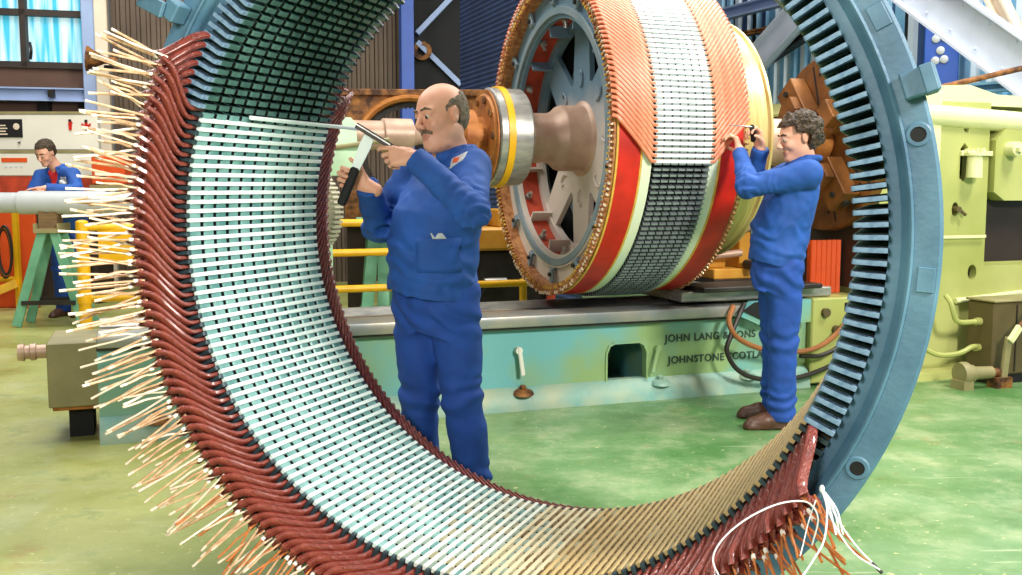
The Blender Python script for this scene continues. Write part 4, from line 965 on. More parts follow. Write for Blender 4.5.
# ================================================================== PEOPLE (distance fields meshed with surface nets)
def v3(p): return np.array(p, dtype=np.float32)
def nrm(v): v = np.array(v, float); return v / np.linalg.norm(v)
def hash3(i, j, k):
    n = (i * 73856093) ^ (j * 19349663) ^ (k * 83492791); n = (n ^ (n >> 13)) * 1274126177; return ((n ^ (n >> 16)) & 0xffff) / 65535.0
def vnoise(P, s):
    Q = P * s; I = np.floor(Q).astype(np.int64); f = Q - I; f = f * f * (3 - 2 * f); o = 0
    for a in (0, 1):
        for b in (0, 1):
            for c in (0, 1):
                w = (f[..., 0] if a else 1 - f[..., 0]) * (f[..., 1] if b else 1 - f[..., 1]) * (f[..., 2] if c else 1 - f[..., 2])
                o = o + w * hash3(I[..., 0] + a, I[..., 1] + b, I[..., 2] + c)
    return o - .5
class Field:
    def __init__(s, lo, hi, h):
        s.lo = np.array(lo, float); s.h = h; s.n = np.ceil((np.array(hi) - s.lo) / h).astype(int) + 1
        s.d = np.full(s.n, 1.0, np.float32)
    def block(s, lo, hi):
        a = np.clip(np.floor((np.array(lo) - s.lo) / s.h).astype(int), 0, s.n - 1); b = np.clip(np.ceil((np.array(hi) - s.lo) / s.h).astype(int) + 1, 1, s.n)
        if (b <= a).any(): return None, None
        ax = [s.lo[i] + s.h * np.arange(a[i], b[i]) for i in range(3)]
        P = np.stack(np.meshgrid(*ax, indexing='ij'), -1).astype(np.float32)
        return (slice(a[0], b[0]), slice(a[1], b[1]), slice(a[2], b[2])), P
    def add(s, fn, lo, hi, k=.01, op='u'):
        m = k + 2.5 * s.h; sl, P = s.block(np.array(lo) - m, np.array(hi) + m)
        if sl is None: return
        v = fn(P); d = s.d[sl]
        if op == 'u':
            h = np.clip(.5 + .5 * (d - v) / k, 0, 1); s.d[sl] = d + (v - d) * h - k * h * (1 - h)
        elif op == 'sub':
            h = np.clip(.5 - .5 * (d + v) / k, 0, 1); s.d[sl] = d + (-v - d) * h + k * h * (1 - h)
    def rc(s, p0, p1, r0, r1, k=.01, op='u'):
        p0 = v3(p0); p1 = v3(p1); ab = p1 - p0; L2 = max(float(ab @ ab), 1e-9); r = max(r0, r1)
        def fn(P):
            q = P - p0; t = np.clip((q @ ab) / L2, 0, 1); return np.linalg.norm(q - t[..., None] * ab, axis=-1) - (r0 + (r1 - r0) * t)
        s.add(fn, np.minimum(p0, p1) - r, np.maximum(p0, p1) + r, k, op)
    def ell(s, c, rad, A=None, k=.01, op='u'):
        c = v3(c); rad = v3(rad); A = np.eye(3, dtype=np.float32) if A is None else np.array(A, dtype=np.float32); m = float(rad.max())
        def fn(P):
            q = (P - c) @ A.T; k0 = np.linalg.norm(q / rad, axis=-1); k1 = np.linalg.norm(q / (rad * rad), axis=-1) + 1e-6; return k0 * (k0 - 1) / k1
        s.add(fn, c - m, c + m, k, op)
    def warp(s, fn, lim=.03):
        idx = np.nonzero(np.abs(s.d) < lim)
        P = np.stack([s.lo[i] + s.h * idx[i] for i in range(3)], -1); s.d[idx] += fn(P)
    def cut(s, fn):
        ax = [s.lo[i] + s.h * np.arange(s.n[i]) for i in range(3)]
        idx = np.nonzero(s.d < .04); P = np.stack([ax[i][idx[i]] for i in range(3)], -1); s.d[idx] = np.maximum(s.d[idx], fn(P))
    def mesh(s):
        d = np.pad(s.d, 1, constant_values=1.0); neg = d < 0
        c8 = [(a, b, c) for a in (0, 1) for b in (0, 1) for c in (0, 1)]
        N = np.array(d.shape) - 1
        cnt = np.zeros(N, np.uint8)
        for a, b, c in c8: cnt += neg[a:a + N[0], b:b + N[1], c:c + N[2]]
        cells = np.stack(np.nonzero((cnt > 0) & (cnt < 8)), -1)
        idm = np.full(N, -1, np.int64); idm[tuple(cells.T)] = np.arange(len(cells))
        acc = np.zeros((len(cells), 3)); w = np.zeros(len(cells))
        val = {c: d[cells[:, 0] + c[0], cells[:, 1] + c[1], cells[:, 2] + c[2]] for c in c8}
        for c in c8:
            for ax in range(3):
                if c[ax]: continue
                e = list(c); e[ax] = 1; e = tuple(e); va, vb = val[c], val[e]; m = (va < 0) != (vb < 0)
                t = np.where(m, va / np.where(m, va - vb, 1), 0); p = np.array(c, float)[None] + 0 * acc; p[:, ax] += t
                acc[m] += p[m]; w[m] += 1
        Vv = (cells + acc / w[:, None] - 1) * s.h + s.lo
        quads = []
        for ax in range(3):
            b, c = [(1, 2), (2, 0), (0, 1)][ax]
            a0 = neg; sl1 = [slice(None)] * 3; sl2 = [slice(None)] * 3; sl1[ax] = slice(0, -1); sl2[ax] = slice(1, None)
            x = neg[tuple(sl1)] != neg[tuple(sl2)]; E = np.stack(np.nonzero(x), -1)
            E = E[(E[:, b] > 0) & (E[:, c] > 0)]
            def at(db, dc): q = E.copy(); q[:, b] -= db; q[:, c] -= dc; return idm[tuple(q.T)]
            q = np.stack([at(1, 1), at(0, 1), at(0, 0), at(1, 0)], -1); fl = neg[tuple(E.T)]
            q[~fl] = q[~fl][:, ::-1]; quads.append(q)
        return Vv, np.concatenate(quads)
def relax(Vv, Q, n=1, f=.5):
    for _ in range(n):
        s = np.zeros_like(Vv); c = np.zeros(len(Vv))
        for a, b in ((0, 1), (1, 2), (2, 3), (3, 0)):
            np.add.at(s, Q[:, a], Vv[Q[:, b]]); np.add.at(s, Q[:, b], Vv[Q[:, a]]); np.add.at(c, Q[:, a], 1); np.add.at(c, Q[:, b], 1)
        Vv = Vv + f * (s / np.maximum(c, 1)[:, None] - Vv)
    return Vv
def fmesh(name, fld, mats, mi_fn=None, n=1):
    Vv, Q = fld.mesh(); Vv = relax(Vv, Q, n)
    me = bpy.data.meshes.new(name); me.vertices.add(len(Vv)); me.vertices.foreach_set('co', Vv.astype(np.float32).ravel())
    me.loops.add(len(Q) * 4); me.loops.foreach_set('vertex_index', Q.astype(np.int32).ravel())
    me.polygons.add(len(Q)); me.polygons.foreach_set('loop_start', np.arange(0, len(Q) * 4, 4, dtype=np.int32)); me.polygons.foreach_set('loop_total', np.full(len(Q), 4, np.int32))
    me.update(calc_edges=True); me.validate()
    for m in (mats if isinstance(mats, (list, tuple)) else [mats]): me.materials.append(m)
    me.polygons.foreach_set('use_smooth', np.ones(len(me.polygons), bool))
    if mi_fn is not None and len(me.polygons) == len(Q): me.polygons.foreach_set('material_index', mi_fn(Vv[Q].mean(1)).astype(np.int32))
    me.update(); return me

class Frame:
    def __init__(s, c, F, U):
        s.c = np.array(c, float); s.F = nrm(F); U = np.array(U, float); s.U = nrm(U - s.F * (U @ s.F)); s.L = np.cross(s.U, s.F); s.A = np.stack([s.F, s.L, s.U])
    def __call__(s, f, l, u): return s.c + s.F * f + s.L * l + s.U * u
    def loc(s, P): return (P - s.c) @ s.A.T

def build_head(f, H, opt):
    heavy = opt.get('heavy', 0.); A = H.A; S = opt.get('hs', 1.)
    def p(a, b, c): return H(a * S, b * S, c * S)
    f.ell(p(-.012, 0, .034), (.100 * S, .077 * S, .088 * S), A, .01)
    f.ell(p(.030, 0, .020), (.064 * S, .066 * S, .075 * S), A, .02)
    f.rc(p(.030, 0, -.030), p(.058, 0, -.085), (.060 + heavy * .3) * S, (.036 + heavy * .25) * S, .025)
    f.ell(p(.010, 0, -.060), ((.06) * S, (.058 + heavy * .6) * S, .045 * S), A, .025)
    f.ell(p(.078, 0, -.100), (.020 * S, .024 * S, .017 * S), A, .014)
    for s in (1, -1):
        f.ell(p(.066, s * .040, -.028), (.026 * S, .022 * S, .024 * S), A, .018)
        f.rc(p(.088, s * .014, .029), p(.076, s * .048, .026), .011 * S, .010 * S, .012)
        f.ell(p(.101, s * .032, .006), (.017 * S, .018 * S, .012 * S), A, .012, 'sub')
        f.ell(p(.080, s * .032, .005), (.014 * S, .017 * S, .013 * S), A, .006)
        f.rc(p(.0950, s * .022, .0140), p(.0935, s * .032, .0155), .0052 * S, .0055 * S, .004); f.rc(p(.0935, s * .032, .0155), p(.087, s * .045, .0105), .0055 * S, .0045 * S, .004); f.rc(p(.094, s * .023, -.0025), p(.088, s * .043, -.001), .0045 * S, .004 * S, .004)
        # ear
        E = Frame(p(-.006, s * .077, -.004), H.F * .9 + H.L * s * .35, H.U - H.F * .2)
        f.ell(E.c, (.019 * S, .010 * S, .032 * S), E.A, .006); f.ell(E(.004, s * .010, .004), (.010 * S, .006 * S, .018 * S), E.A, .004, 'sub')
    f.rc(p(.092, 0, .020), p(.118, 0, -.024), .0085 * S, .0125 * S, .012)
    for s in (1, -1): f.ell(p(.108, s * .0125, -.031), (.012 * S, .0085 * S, .0085 * S), A, .006)
    for a, b in ((-.024, -.008), (-.008, .008), (.008, .024)): f.rc(p(.094 - abs(a) * .35, a, -.059 - abs(a) * .08), p(.094 - abs(b) * .35, b, -.059 - abs(b) * .08), .0065 * S, .0065 * S, .006)
    f.rc(p(.091, -.015, -.072), p(.091, .015, -.072), .0075 * S, .0075 * S, .006)
    f.rc(p(.101, -.020, -.0655), p(.101, .020, -.0655), .0035 * S, .0035 * S, .004, 'sub')
    if heavy: f.ell(p(.040, 0, -.105), (.05 * S, .052 * S, .026 * S), A, .025)

def hand(f, wrist, D, N, side, curls, thumb, scale=1., spread=.10):
    """D wrist->knuckles, N out of the palm, side * (D x N) points to the thumb; curls (mcp, pip, dip) per finger"""
    D = nrm(D); N = np.array(N, float); N = nrm(N - D * (N @ D)); T = np.cross(D, N) * side; w = np.array(wrist, float); s = scale
    kn = []
    for i, (t, d) in enumerate(((.031, .092), (.010, .096), (-.011, .091), (-.030, .082))):
        k = w + (T * t + D * d) * s; kn.append(k); f.rc(w + T * t * .45 * s + D * .012 * s, k, .0155 * s, .0118 * s, .014)
    f.rc(w - D * .03 * s, w + D * .02 * s, .027 * s, .024 * s, .015)
    f.rc(w + (T * .022 + D * .03 + N * .006) * s, w + (T * .02 + D * .075 + N * .004) * s, .015 * s, .012 * s, .01)
    tips = []
    for i, (k, ln) in enumerate(zip(kn, ((.044, .027, .021), (.049, .030, .023), (.045, .028, .022), (.035, .021, .019)))):
        ang = 0; p = k; r = (.0100, .0102, .0096, .0086)[i] * s; sp = (1.5 - i) * spread * .5
        Dd = nrm(D + T * sp)
        for j in range(3):
            ang += curls[i][j]; d = Dd * math.cos(ang) + N * math.sin(ang); q = p + d * ln[j] * s
            f.rc(p, q, r * (1 - .08 * j), r * (.92 - .08 * j), .004); p = q
        tips.append(p)
    b = w + (T * .026 + D * .026 + N * .004) * s; out, inn, bend = thumb
    d1 = nrm(T * out + D * .75 + N * inn); m1 = b + d1 * .042 * s; f.rc(b, m1, .0155 * s, .0118 * s, .010)
    d2 = nrm(d1 * 1. + N * bend * .6 - T * bend * .5 + D * .25); m2 = m1 + d2 * .033 * s; f.rc(m1, m2, .0112 * s, .0102 * s, .004)
    d3 = nrm(d2 + N * bend * .5 - T * bend * .5); m3 = m2 + d3 * .026 * s; f.rc(m2, m3, .0102 * s, .0085 * s, .004)
    return kn, tips

def torso_fn(P0, U, F, tab, h):
    U = nrm(U); F = np.array(F, float); F = nrm(F - U * (F @ U)); Lx = np.cross(U, F); tt = np.array([t[0] for t in tab]); aa = np.array([t[1] for t in tab]); bb = np.array([t[2] for t in tab]); cc = np.array([t[3] for t in tab])
    def fn(P):
        q = P - v3(P0); u = q @ v3(U); a = np.interp(u, tt, aa); b = np.interp(u, tt, bb); c = np.interp(u, tt, cc)
        x = (q @ v3(F)) - c; y = q @ v3(Lx); e = 2.3
        d = ((np.abs(x / a) ** e + np.abs(y / b) ** e) ** (1 / e) - 1) * np.minimum(a, b)
        return np.maximum(np.maximum(d, u - tt[-1]), tt[0] - u)
    return fn

def person(name, label, J, o):
    """J joints in world space ; o options"""
    root = np.array(o['root'], float); h = o.get('h', .0045)
    t = thing(name, label, 'person', tuple(root)); J = {k: np.array(v, float) - root for k, v in J.items()}
    H = Frame(J['head'], o['hf'], o['hu']); F = nrm(o['face']); S = o.get('bulk', 1.)
    allp = np.array(list(J.values())); lo = allp.min(0) - .30; hi = allp.max(0) + .30; lo[2] = -.01
    # ---- skin : one continuous body
    f = Field(lo, hi, h)
    tab = [(t_, a * .84 * S, b * .86 * S, c) for t_, a, b, c in o['torso']]
    U = J['neck'] - J['pelvis']; fn = torso_fn(J['pelvis'], U, F, tab, h)
    hh = np.linalg.norm(U); f.add(fn, np.minimum(J['pelvis'], J['neck']) - .24, np.maximum(J['pelvis'], J['neck']) + .24, .03)
    f.rc(J['neck'] - nrm(U) * .05, H(-.018, 0, -.055), .062 * o.get('nk', 1), .055 * o.get('nk', 1), .03)
    build_head(f, H, o)
    for s in 'LR':
        f.rc(J['sh' + s], J['el' + s], .047 * S, .040 * S, .03); f.rc(J['el' + s], J['wr' + s], .040 * S, .026, .015)
        f.rc(J['hip' + s], J['kn' + s], .078 * S, .052 * S, .03); f.rc(J['kn' + s], J['an' + s], .052 * S, .036, .015)
        f.rc(J['an' + s], J['an' + s] + F * .10 + np.array([0, 0, -.035]), .034, .026, .02)
    for s in 'LR':
        hd = o['hand' + s]; hand(f, J['wr' + s], hd['D'], hd['N'], -1 if s == 'L' else 1, hd['curl'], hd['thumb'], hd.get('s', 1.))
    def mi(c):
        q = H.loc(c) / o.get('hs', 1.); m = np.zeros(len(c)); 
        m[(q[:, 0] > .078) & ((q[:, 1] / .025) ** 2 + ((q[:, 2] + .068) / .0125) ** 2 < 1)] = 1
        return m
    body = obj('body', fmesh('body', f, [o.get('skin', m_skin), m_lip], mi), t)
    S_ = o.get('hs', 1.)
    for s in (1, -1):
        e = MB(); c = Vector(H(.0868 * S_, s * .032 * S_, .006 * S_)); e.mat(0).sph(c, .0128, 14); g = Vector(H.F * .8 + H.L * .12 * o.get('gaze', 0) - H.U * o.get('gd', .25)).normalized(); e.mat(1).sph(c + g * .0055, .0088, 12); e.build('eye', [m_eyew, m_iris], t)
        b = Field(H(.08, s * .03, .03) - .06, H(.08, s * .03, .03) + .06, .0025)
        b.rc(H(.0995 * S_, s * .013 * S_, .032 * S_), H(.0955 * S_, s * .034 * S_, .036 * S_), .0050, .0052, .004); b.rc(H(.0955 * S_, s * .034 * S_, .036 * S_), H(.082 * S_, s * .052 * S_, .028 * S_), .0052, .0038, .004)
        obj('eyebrow', fmesh('eyebrow', b, o['hairm']), t)
    # ---- hair
    g = Field(H(0, 0, 0) - .19, H(0, 0, 0) + .19, max(.0035, h * .8)); th = o['hairt']
    g.ell(H(-.014, 0, .036), (.100 + th, .078 + th, .088 + th), H.A, .01); g.ell(H(-.05, 0, -.02), (.052 + th, .062 + th * .6, .06), H.A, .03)
    am, fq = o['hairn']
    g.warp(lambda P: vnoise(P + 5, fq) * am + vnoise(P + 9, fq * 2.1) * am * .5, .04)
    g.cut(lambda P: o['haircut'](H.loc(P))); obj('hair', fmesh('hair', g, o['hairm']), t)
    if o.get('moustache'):
        g = Field(H(.09, 0, -.05) - .07, H(.09, 0, -.05) + .07, .003)
        for a, b in ((-.030, -.012), (-.012, .012), (.012, .030)): g.rc(H(.1005 - abs(a) * .42, a, -.0475 - abs(a) * .35), H(.1005 - abs(b) * .42, b, -.0475 - abs(b) * .35), .0078, .0078, .005)
        g.warp(lambda P: vnoise(P, 160) * .005); obj('moustache', fmesh('moustache', g, o['hairm']), t)
    # ---- jacket
    hc = h * 1.25; f = Field(lo, hi, hc); tab = [(t_, a * S, b * S, c) for t_, a, b, c in o['torso']]
    fn = torso_fn(J['pelvis'], U, F, tab, h); f.add(fn, np.minimum(J['pelvis'], J['neck']) - .26, np.maximum(J['pelvis'], J['neck']) + .26, .02)
    un = nrm(U)
    for s in 'LR':
        inw = J['neck'] - un * .05
        f.rc(inw, J['sh' + s], .058 * S, .070 * S, .04)
        f.rc(J['sh' + s], J['el' + s], .072 * S, .060 * S, .035)
        cf = J['wr' + s] + (J['wr' + s] - J['el' + s]) / np.linalg.norm(J['wr' + s] - J['el' + s]) * o.get('cuff', -.005)
        f.rc(J['el' + s], cf, .061 * S, .046, .02)
    # wrinkles : folds across the sleeves near the elbow and slack round the waist
    def wr(P):
        d = vnoise(P * np.array([1, 1, 1.]), 15) * .012 + vnoise(P + 3, 34) * .006
        for s in 'LR':
            for a, b in (('sh', 'el'), ('el', 'wr')):
                p0, p1 = J[a + s], J[b + s]; ab = p1 - p0; L = np.linalg.norm(ab); q = P - p0; tt = q @ ab / L; rad = np.linalg.norm(q - (tt / L)[:, None] * ab, axis=-1)
                w = np.clip(1 - rad / .10, 0, 1) * np.clip(1 - np.abs(tt - (L if a == 'sh' else 0)) / (L * .8), 0, 1)
                d += w * .010 * np.sin(tt * 105 + 3.5 * vnoise(P + 1, 14) * 4)
        u = (P - J['pelvis']) @ un; w = np.exp(-((u - .10) / .09) ** 2); d += w * .006 * np.sin(u * 80 + 10 * vnoise(P + 7, 9))
        return d
    f.warp(wr)
    # cuffs, hem cleanly cut ; collar
    for s in 'LR':
        dv = nrm(J['wr' + s] - J['el' + s]); cc = J['wr' + s] + dv * o.get('cuff', -.005)
        f.cut(lambda P: np.where(np.linalg.norm(P - cc, axis=-1) < .09, (P - cc) @ dv - .012, -1))
    nb = J['neck'] - un * .012; L = np.cross(un, F); r = .072 * o.get('nk', 1)
    col = [nb + F * (r * 1.15) * math.cos(a) + L * r * 1.12 * math.sin(a) + un * (.028 - .038 * max(0, math.cos(a))) for a in np.linspace(.45, 2 * PI - .45, 15)]
    for a, b in zip(col, col[1:]): f.rc(a, b, .016, .016, .008)
    tail = [(col[0], 1), (col[-1], -1)]
    for c, sg in tail: f.rc(c, c + F * .018 + L * sg * .030 - un * .050, .013, .008, .008)
    f.rc(nb + F * .085 - un * .035, nb + F * .15 + un * .02, .030, .045, .02, 'sub')
    f.ell(J['pelvis'] + un * o['torso'][0][0], (.001, .001, .001), None, .001)
    jm = fmesh('jacket', f, o.get('jm', m_jack)); jo = obj('jacket', jm, t)
    # ---- trousers
    f = Field(lo, hi, hc); pv = J['pelvis']; tb = o['torso'][0]
    zt = o['torso'][0][0] + .06
    ta = [(-.20, .10 * S, .155 * S, .0), (-.08, tb[1] * .93 * S, tb[2] * .92 * S, 0), (zt, tb[1] * .86 * S, tb[2] * .88 * S, 0)]
    f.add(torso_fn(pv, un, F, ta, h), pv - .28, pv + .28, .03)
    for s in 'LR':
        f.rc(J['hip' + s], J['kn' + s], .106 * S, .080 * S, .035); f.rc(J['kn' + s], J['an' + s] + np.array([0, 0, -.02]), .080 * S, .074 * S, .02)
    def wt(P):
        d = vnoise(P * np.array([1, 1, .45]), 13) * .013 + vnoise(P + 3, 30) * .005
        for s in 'LR':
            q = P - J['kn' + s]; d += np.exp(-(q[:, 2] / .09) ** 2) * .003 * np.sin(q[:, 2] * 75 + 9 * vnoise(P, 8))
            q = P - J['an' + s]; d += np.exp(-((q[:, 2] - .06) / .07) ** 2) * .0035 * np.sin(q[:, 2] * 85 + 9 * vnoise(P + 4, 8))
        q = P - (J['hipL'] + J['hipR']) / 2; d += np.exp(-((q[:, 2] + .08) / .08) ** 2) * .007 * np.sin(q[:, 2] * 60 + q[:, 0] * 60 + 8 * vnoise(P + 2, 7))
        return d
    f.warp(wt); zl = min(J['anL'][2], J['anR'][2]); f.cut(lambda P: .045 - P[:, 2])
    obj('trousers', fmesh('trousers', f, o.get('tm', m_trou)), t)
    # ---- shoes
    for s in 'LR':
        a = J['an' + s].copy(); fd = nrm(np.array(o.get('foot' + s, F)) * np.array([1, 1, 0])); f = Field(a - np.array([.26, .26, .14]), a + np.array([.26, .26, .10]), hc)
        b = np.array([a[0], a[1], 0.]); f.rc(b - fd * .045 + [0, 0, .045], b + fd * .09 + [0, 0, .042], .045, .046, .02); f.rc(b + fd * .09 + [0, 0, .036], b + fd * .165 + [0, 0, .032], .048, .036, .02); f.rc(b - fd * .03 + [0, 0, .06], b - fd * .02 + [0, 0, .12], .045, .044, .03)
        f.rc(b - fd * .05 + [0, 0, .012], b + fd * .175 + [0, 0, .012], .047, .042, .004); f.cut(lambda P: .003 - P[:, 2])
        obj('shoe', fmesh('shoe', f, m_shoe), t)
    return t, J, H, jo, un
def patch(jo, parent, name, c, out, right, w_, h_, mats, thick=.003, nx=8, ny=6, shape=None):
    """small cloth patch laid on the surface of a garment"""
    bvh = BVHTree.FromPolygons([v.co for v in jo.data.vertices], [p.vertices for p in jo.data.polygons]); out = Vector(out).normalized(); right = Vector(right).normalized(); up = out.cross(right) * -1
    up = right.cross(out) * -1
    V = []; F = []
    for j in range(ny + 1):
        for i in range(nx + 1):
            a = (i / nx - .5) * w_; b = (j / ny - .5) * h_
            if shape: a, b = shape(a, b)
            p = Vector(c) + right * a + up * b + out * .25; hit, n, _, d = bvh.ray_cast(p, -out, .6)
            if hit is None or abs(d - .25) > .06: hit = p - out * .25
            V.append(hit + out * thick)
    k = nx + 1
    for j in range(ny):
        for i in range(nx): F.append((j * k + i, j * k + i + 1, (j + 1) * k + i + 1, (j + 1) * k + i))
    n0 = len(V); V += [v - out * (thick + .004) for v in V]; F += [tuple(n0 + x for x in reversed(q)) for q in F]
    rim = [i for i in range(k)] + [j * k + nx for j in range(1, ny + 1)] + [ny * k + i for i in range(nx - 1, -1, -1)] + [j * k for j in range(ny - 1, 0, -1)]
    for a, b in zip(rim, rim[1:] + rim[:1]): F.append((a, n0 + a, n0 + b, b))
    return obj(name, np_mesh(name, V, F, mats, smooth=True), parent)
TOR = [(-.05, .145, .195, .01), (.03, .150, .195, .015), (.14, .155, .185, .03), (.28, .145, .195, .02), (.40, .122, .190, .0), (.47, .092, .150, -.01), (.53, .070, .085, -.01), (.57, .055, .06, 0)]

# ---------------------------------------------------------------- the bald worker at the ring
J1 = dict(pelvis=(-.300, 4.03, .95), neck=(-.240, 4.03, 1.475), head=(-.272, 3.985, 1.612), shL=(-.150, 3.90, 1.405), shR=(-.395, 4.15, 1.400), elL=(-.140, 3.655, 1.245), elR=(-.545, 4.12, 1.175), wrL=(-.352, 3.72, 1.440), wrR=(-.548, 3.86, 1.335),
          hipL=(-.228, 3.97, .90), hipR=(-.378, 4.07, .90), knL=(-.198, 3.98, .48), knR=(-.378, 4.07, .48), anL=(-.145, 4.04, .08), anR=(-.380, 4.13, .08))
tor1 = [(a, b * 1.06, c * 1.03, d + (.012 if a < .3 else 0)) for a, b, c, d in TOR]
G1 = (.55, 1.05, .75)
wL, wR = np.array(J1['wrL']), np.array(J1['wrR'])
toolB0, toolB1 = PY(402, 153, 3.755), PY(356, 125, 3.755)      # steel bar in the near hand
toolA0, toolA1 = PY(341, 205, 3.80), PY(371, 130, 3.80)      # black handled drift in the far hand
dB = nrm(np.array(toolB1 - toolB0)); dA = nrm(np.array(toolA1 - toolA0))
def bald(q):
    f_, l_, u_ = q[:, 0], q[:, 1], q[:, 2]
    nz = vnoise(q + 3, 45) * .030; crown = u_ - (.070 - .42 * np.clip(f_ + .05, -.02, .2)) + nz; front = f_ - (.034 - .25 * np.clip(-u_, 0, .1)) + nz; ear = .033 - np.hypot(f_ + .004, (u_ + .004)); neck = -.075 - u_
    side = np.where((f_ > -.01) & (u_ < -.036), 1., -1.) * .02
    return np.maximum.reduce([crown, front, np.where(np.abs(l_) > .055, ear * .8, -1), neck, side])
hL1 = dict(D=(-.96, .06, .10), N=(-.1, .95, -.30), curl=[(.30, .55, .4), (.75, 1.1, .7), (.95, 1.2, .8), (1.05, 1.2, .8)], thumb=(.35, .55, .3), s=.96)
hR1 = dict(D=(-.93, 0, .37), N=(.02, -1, 0), curl=[(1.1, 1.25, .8), (1.15, 1.25, .8), (1.2, 1.25, .8), (1.25, 1.2, .8)], thumb=(.9, .5, .4), s=1.0)
p1, JJ1, H1, jo1, un1 = person('person', 'bald man in blue jacket and trousers working at the ring with tools in both hands', J1, dict(root=(-.26, 4.06, 0), face=(-.80, -.60, 0), hf=(-.74, -.64, -.16), hu=(-.22, -.05, .97), torso=tor1, heavy=.016, nk=1.1, handL=hL1, handR=hR1, hairm=m_greyhair, hairt=.007, hairn=(.006, 70), haircut=bald, moustache=True, h=.0042, gd=.35, hs=1.04))
r1 = Vector((-.26, 4.06, 0))
def front_pt(f_, l_, u_): F = Vector((-.80, -.60, 0)); L = Vector((.60, -.80, 0)); return Vector(JJ1['pelvis']) + F * f_ + L * l_ + Vector(un1) * u_
Fv = Vector((-.80, -.60, 0)); Lv = Vector((.60, -.80, 0))
def on_cloth(jo, r0, px, py):
    bvh = BVHTree.FromPolygons([v.co for v in jo.data.vertices], [p.vertices for p in jo.data.polygons]); d = ray(px, py).normalized(); h_, n_, _, _ = bvh.ray_cast(O_ - Vector(r0), d, 20); return h_, n_
bc, bn = on_cloth(jo1, r1, 458, 160)
bo = (bn * .6 + Vector((-.3, -.8, .1))).normalized(); br = Vector((.9, -.35, 0))
bd = patch(jo1, p1, 'badge', bc, bo, br, .070, .046, [m_white], shape=lambda a, b: (a, b + a * .35)); bd['label'] = 'white cloth badge'
patch(jo1, bd, 'badge_emblem', bc - br * .008, bo, br, .028, .022, [m_orange2], thick=.006, nx=4, ny=4)
pk_ = patch(jo1, p1, 'pocket', front_pt(.1, .15, .125), Fv + Lv * .6, Lv - Fv * .6, .15, .135, [m_jack], thick=.004)
for dx in (-.030, .012): 
    s_ = patch(jo1, pk_, 'tissue', front_pt(.1, .15 + dx, .20), Fv + Lv * .6, Lv - Fv * .6, .042, .022, [m_white], thick=.006, nx=4, ny=3, shape=lambda a, b: (a * (1 - max(0, b + .011) / .03), b))
# tools
tb = thing('steel_bar', 'dark flat steel bar held in the bald man\'s near hand', 'tool', toolB1)
x = toolB0 - toolB1; m = MB(); m.beam((0, 0, 0), x * 1.0, .022, .010, up=(0, -1, 0), bev=.002); m.build('bar', m_dsteel, tb)
m = MB(); m.beam(-x * .01 + Vector((0, -.0065, .004)), x * .75 + Vector((0, -.0065, .004)), .004, .004, up=(0, -1, 0)); m.build('bright_edge', m_steel, tb)
m = MB(); m.tube([x * .85, x * 1.0, x * 1.25], .009, 10); m.build('grip', m_dsteel, tb)
tb['label'] = 'dark flat steel bar held in the bald man\'s near hand'
ta = thing('drift', 'pale bladed drift with a black handle gripped in the bald man\'s far hand', 'tool', toolA0)
x = toolA1 - toolA0; e = Vector((.93, 0, -.36))
m = MB(); m.beam((0, 0, 0), x * .50, .034, .028, up=(0, -1, 0), bev=.007); m.build('handle', m_black, ta)
m = MB(); m.prism([(-.016, .48), (.016, .48), (.024, .80), (.020, 1.0), (-.014, .96), (-.020, .80)], (0, .012, 0), axes=(e, x), org=(0, -.006, 0)); m.build('blade', m_wedge, ta)

# ---------------------------------------------------------------- the dark haired worker at the rotor
J2 = dict(pelvis=(1.475, 5.50, .955), neck=(1.595, 5.50, 1.475), head=(1.560, 5.475, 1.600), shL=(1.565, 5.31, 1.405), shR=(1.575, 5.68, 1.405), elL=(1.262, 5.345, 1.335), elR=(1.375, 5.72, 1.345), wrL=(1.258, 5.535, 1.520), wrR=(1.385, 5.60, 1.545),
          hipL=(1.485, 5.42, .90), hipR=(1.485, 5.59, .90), knL=(1.500, 5.44, .48), knR=(1.500, 5.62, .49), anL=(1.500, 5.46, .085), anR=(1.53, 5.71, .085))
def curly(q):
    f_, l_, u_ = q[:, 0], q[:, 1], q[:, 2]
    hl = np.where(u_ > .075, f_ - .092, f_ - .036); hl = np.where(u_ < .03, f_ - .006, hl)
    ear = np.where(np.abs(l_) > .06, .028 - np.hypot(f_ + .006, u_ + .006), -1); return np.maximum.reduce([hl, ear, -.085 - u_, np.where((u_ < -.02) & (f_ > -.022), .02, -1)])
hL2 = dict(D=(-.10, .50, .85), N=(-.90, .35, -.25), curl=[(.5, .7, .5), (.6, .8, .5), (.7, .9, .6), (.8, .9, .6)], thumb=(.6, .7, .3), s=1.0)
hR2 = dict(D=(-.30, -.10, .95), N=(-.80, -.55, -.1), curl=[(.7, 1.0, .7), (.8, 1.1, .8), (.9, 1.1, .8), (.9, 1.1, .8)], thumb=(.6, .7, .5), s=1.0)
p2, JJ2, H2, jo2, un2 = person('person', 'dark curly haired man in blue overalls facing left with both hands raised to the rotor', J2, dict(root=(1.49, 5.52, 0), face=(-.99, .10, 0), hf=(-.96, -.08, -.22), hu=(-.22, .0, .97), torso=TOR, handL=hL2, handR=hR2, hairm=m_darkhair, hairt=.024, hairn=(.028, 34), haircut=curly, h=.0052, gd=.2, footL=(-1, -.12, 0), footR=(-1, .05, 0), bulk=.98))
q = np.array(J2['wrR']) + nrm(hR2['D']) * .085 + nrm(hR2['N']) * .03
hk = thing('lacing_tool', 'small black lacing tool in the dark haired man\'s raised far hand', 'tool', tuple(q))
m = MB(); m.tube([(.01, .03, -.03), (-.005, -.02, .02), (-.02, -.05, .04)], .015, 10); m.build('handle', m_black, hk)
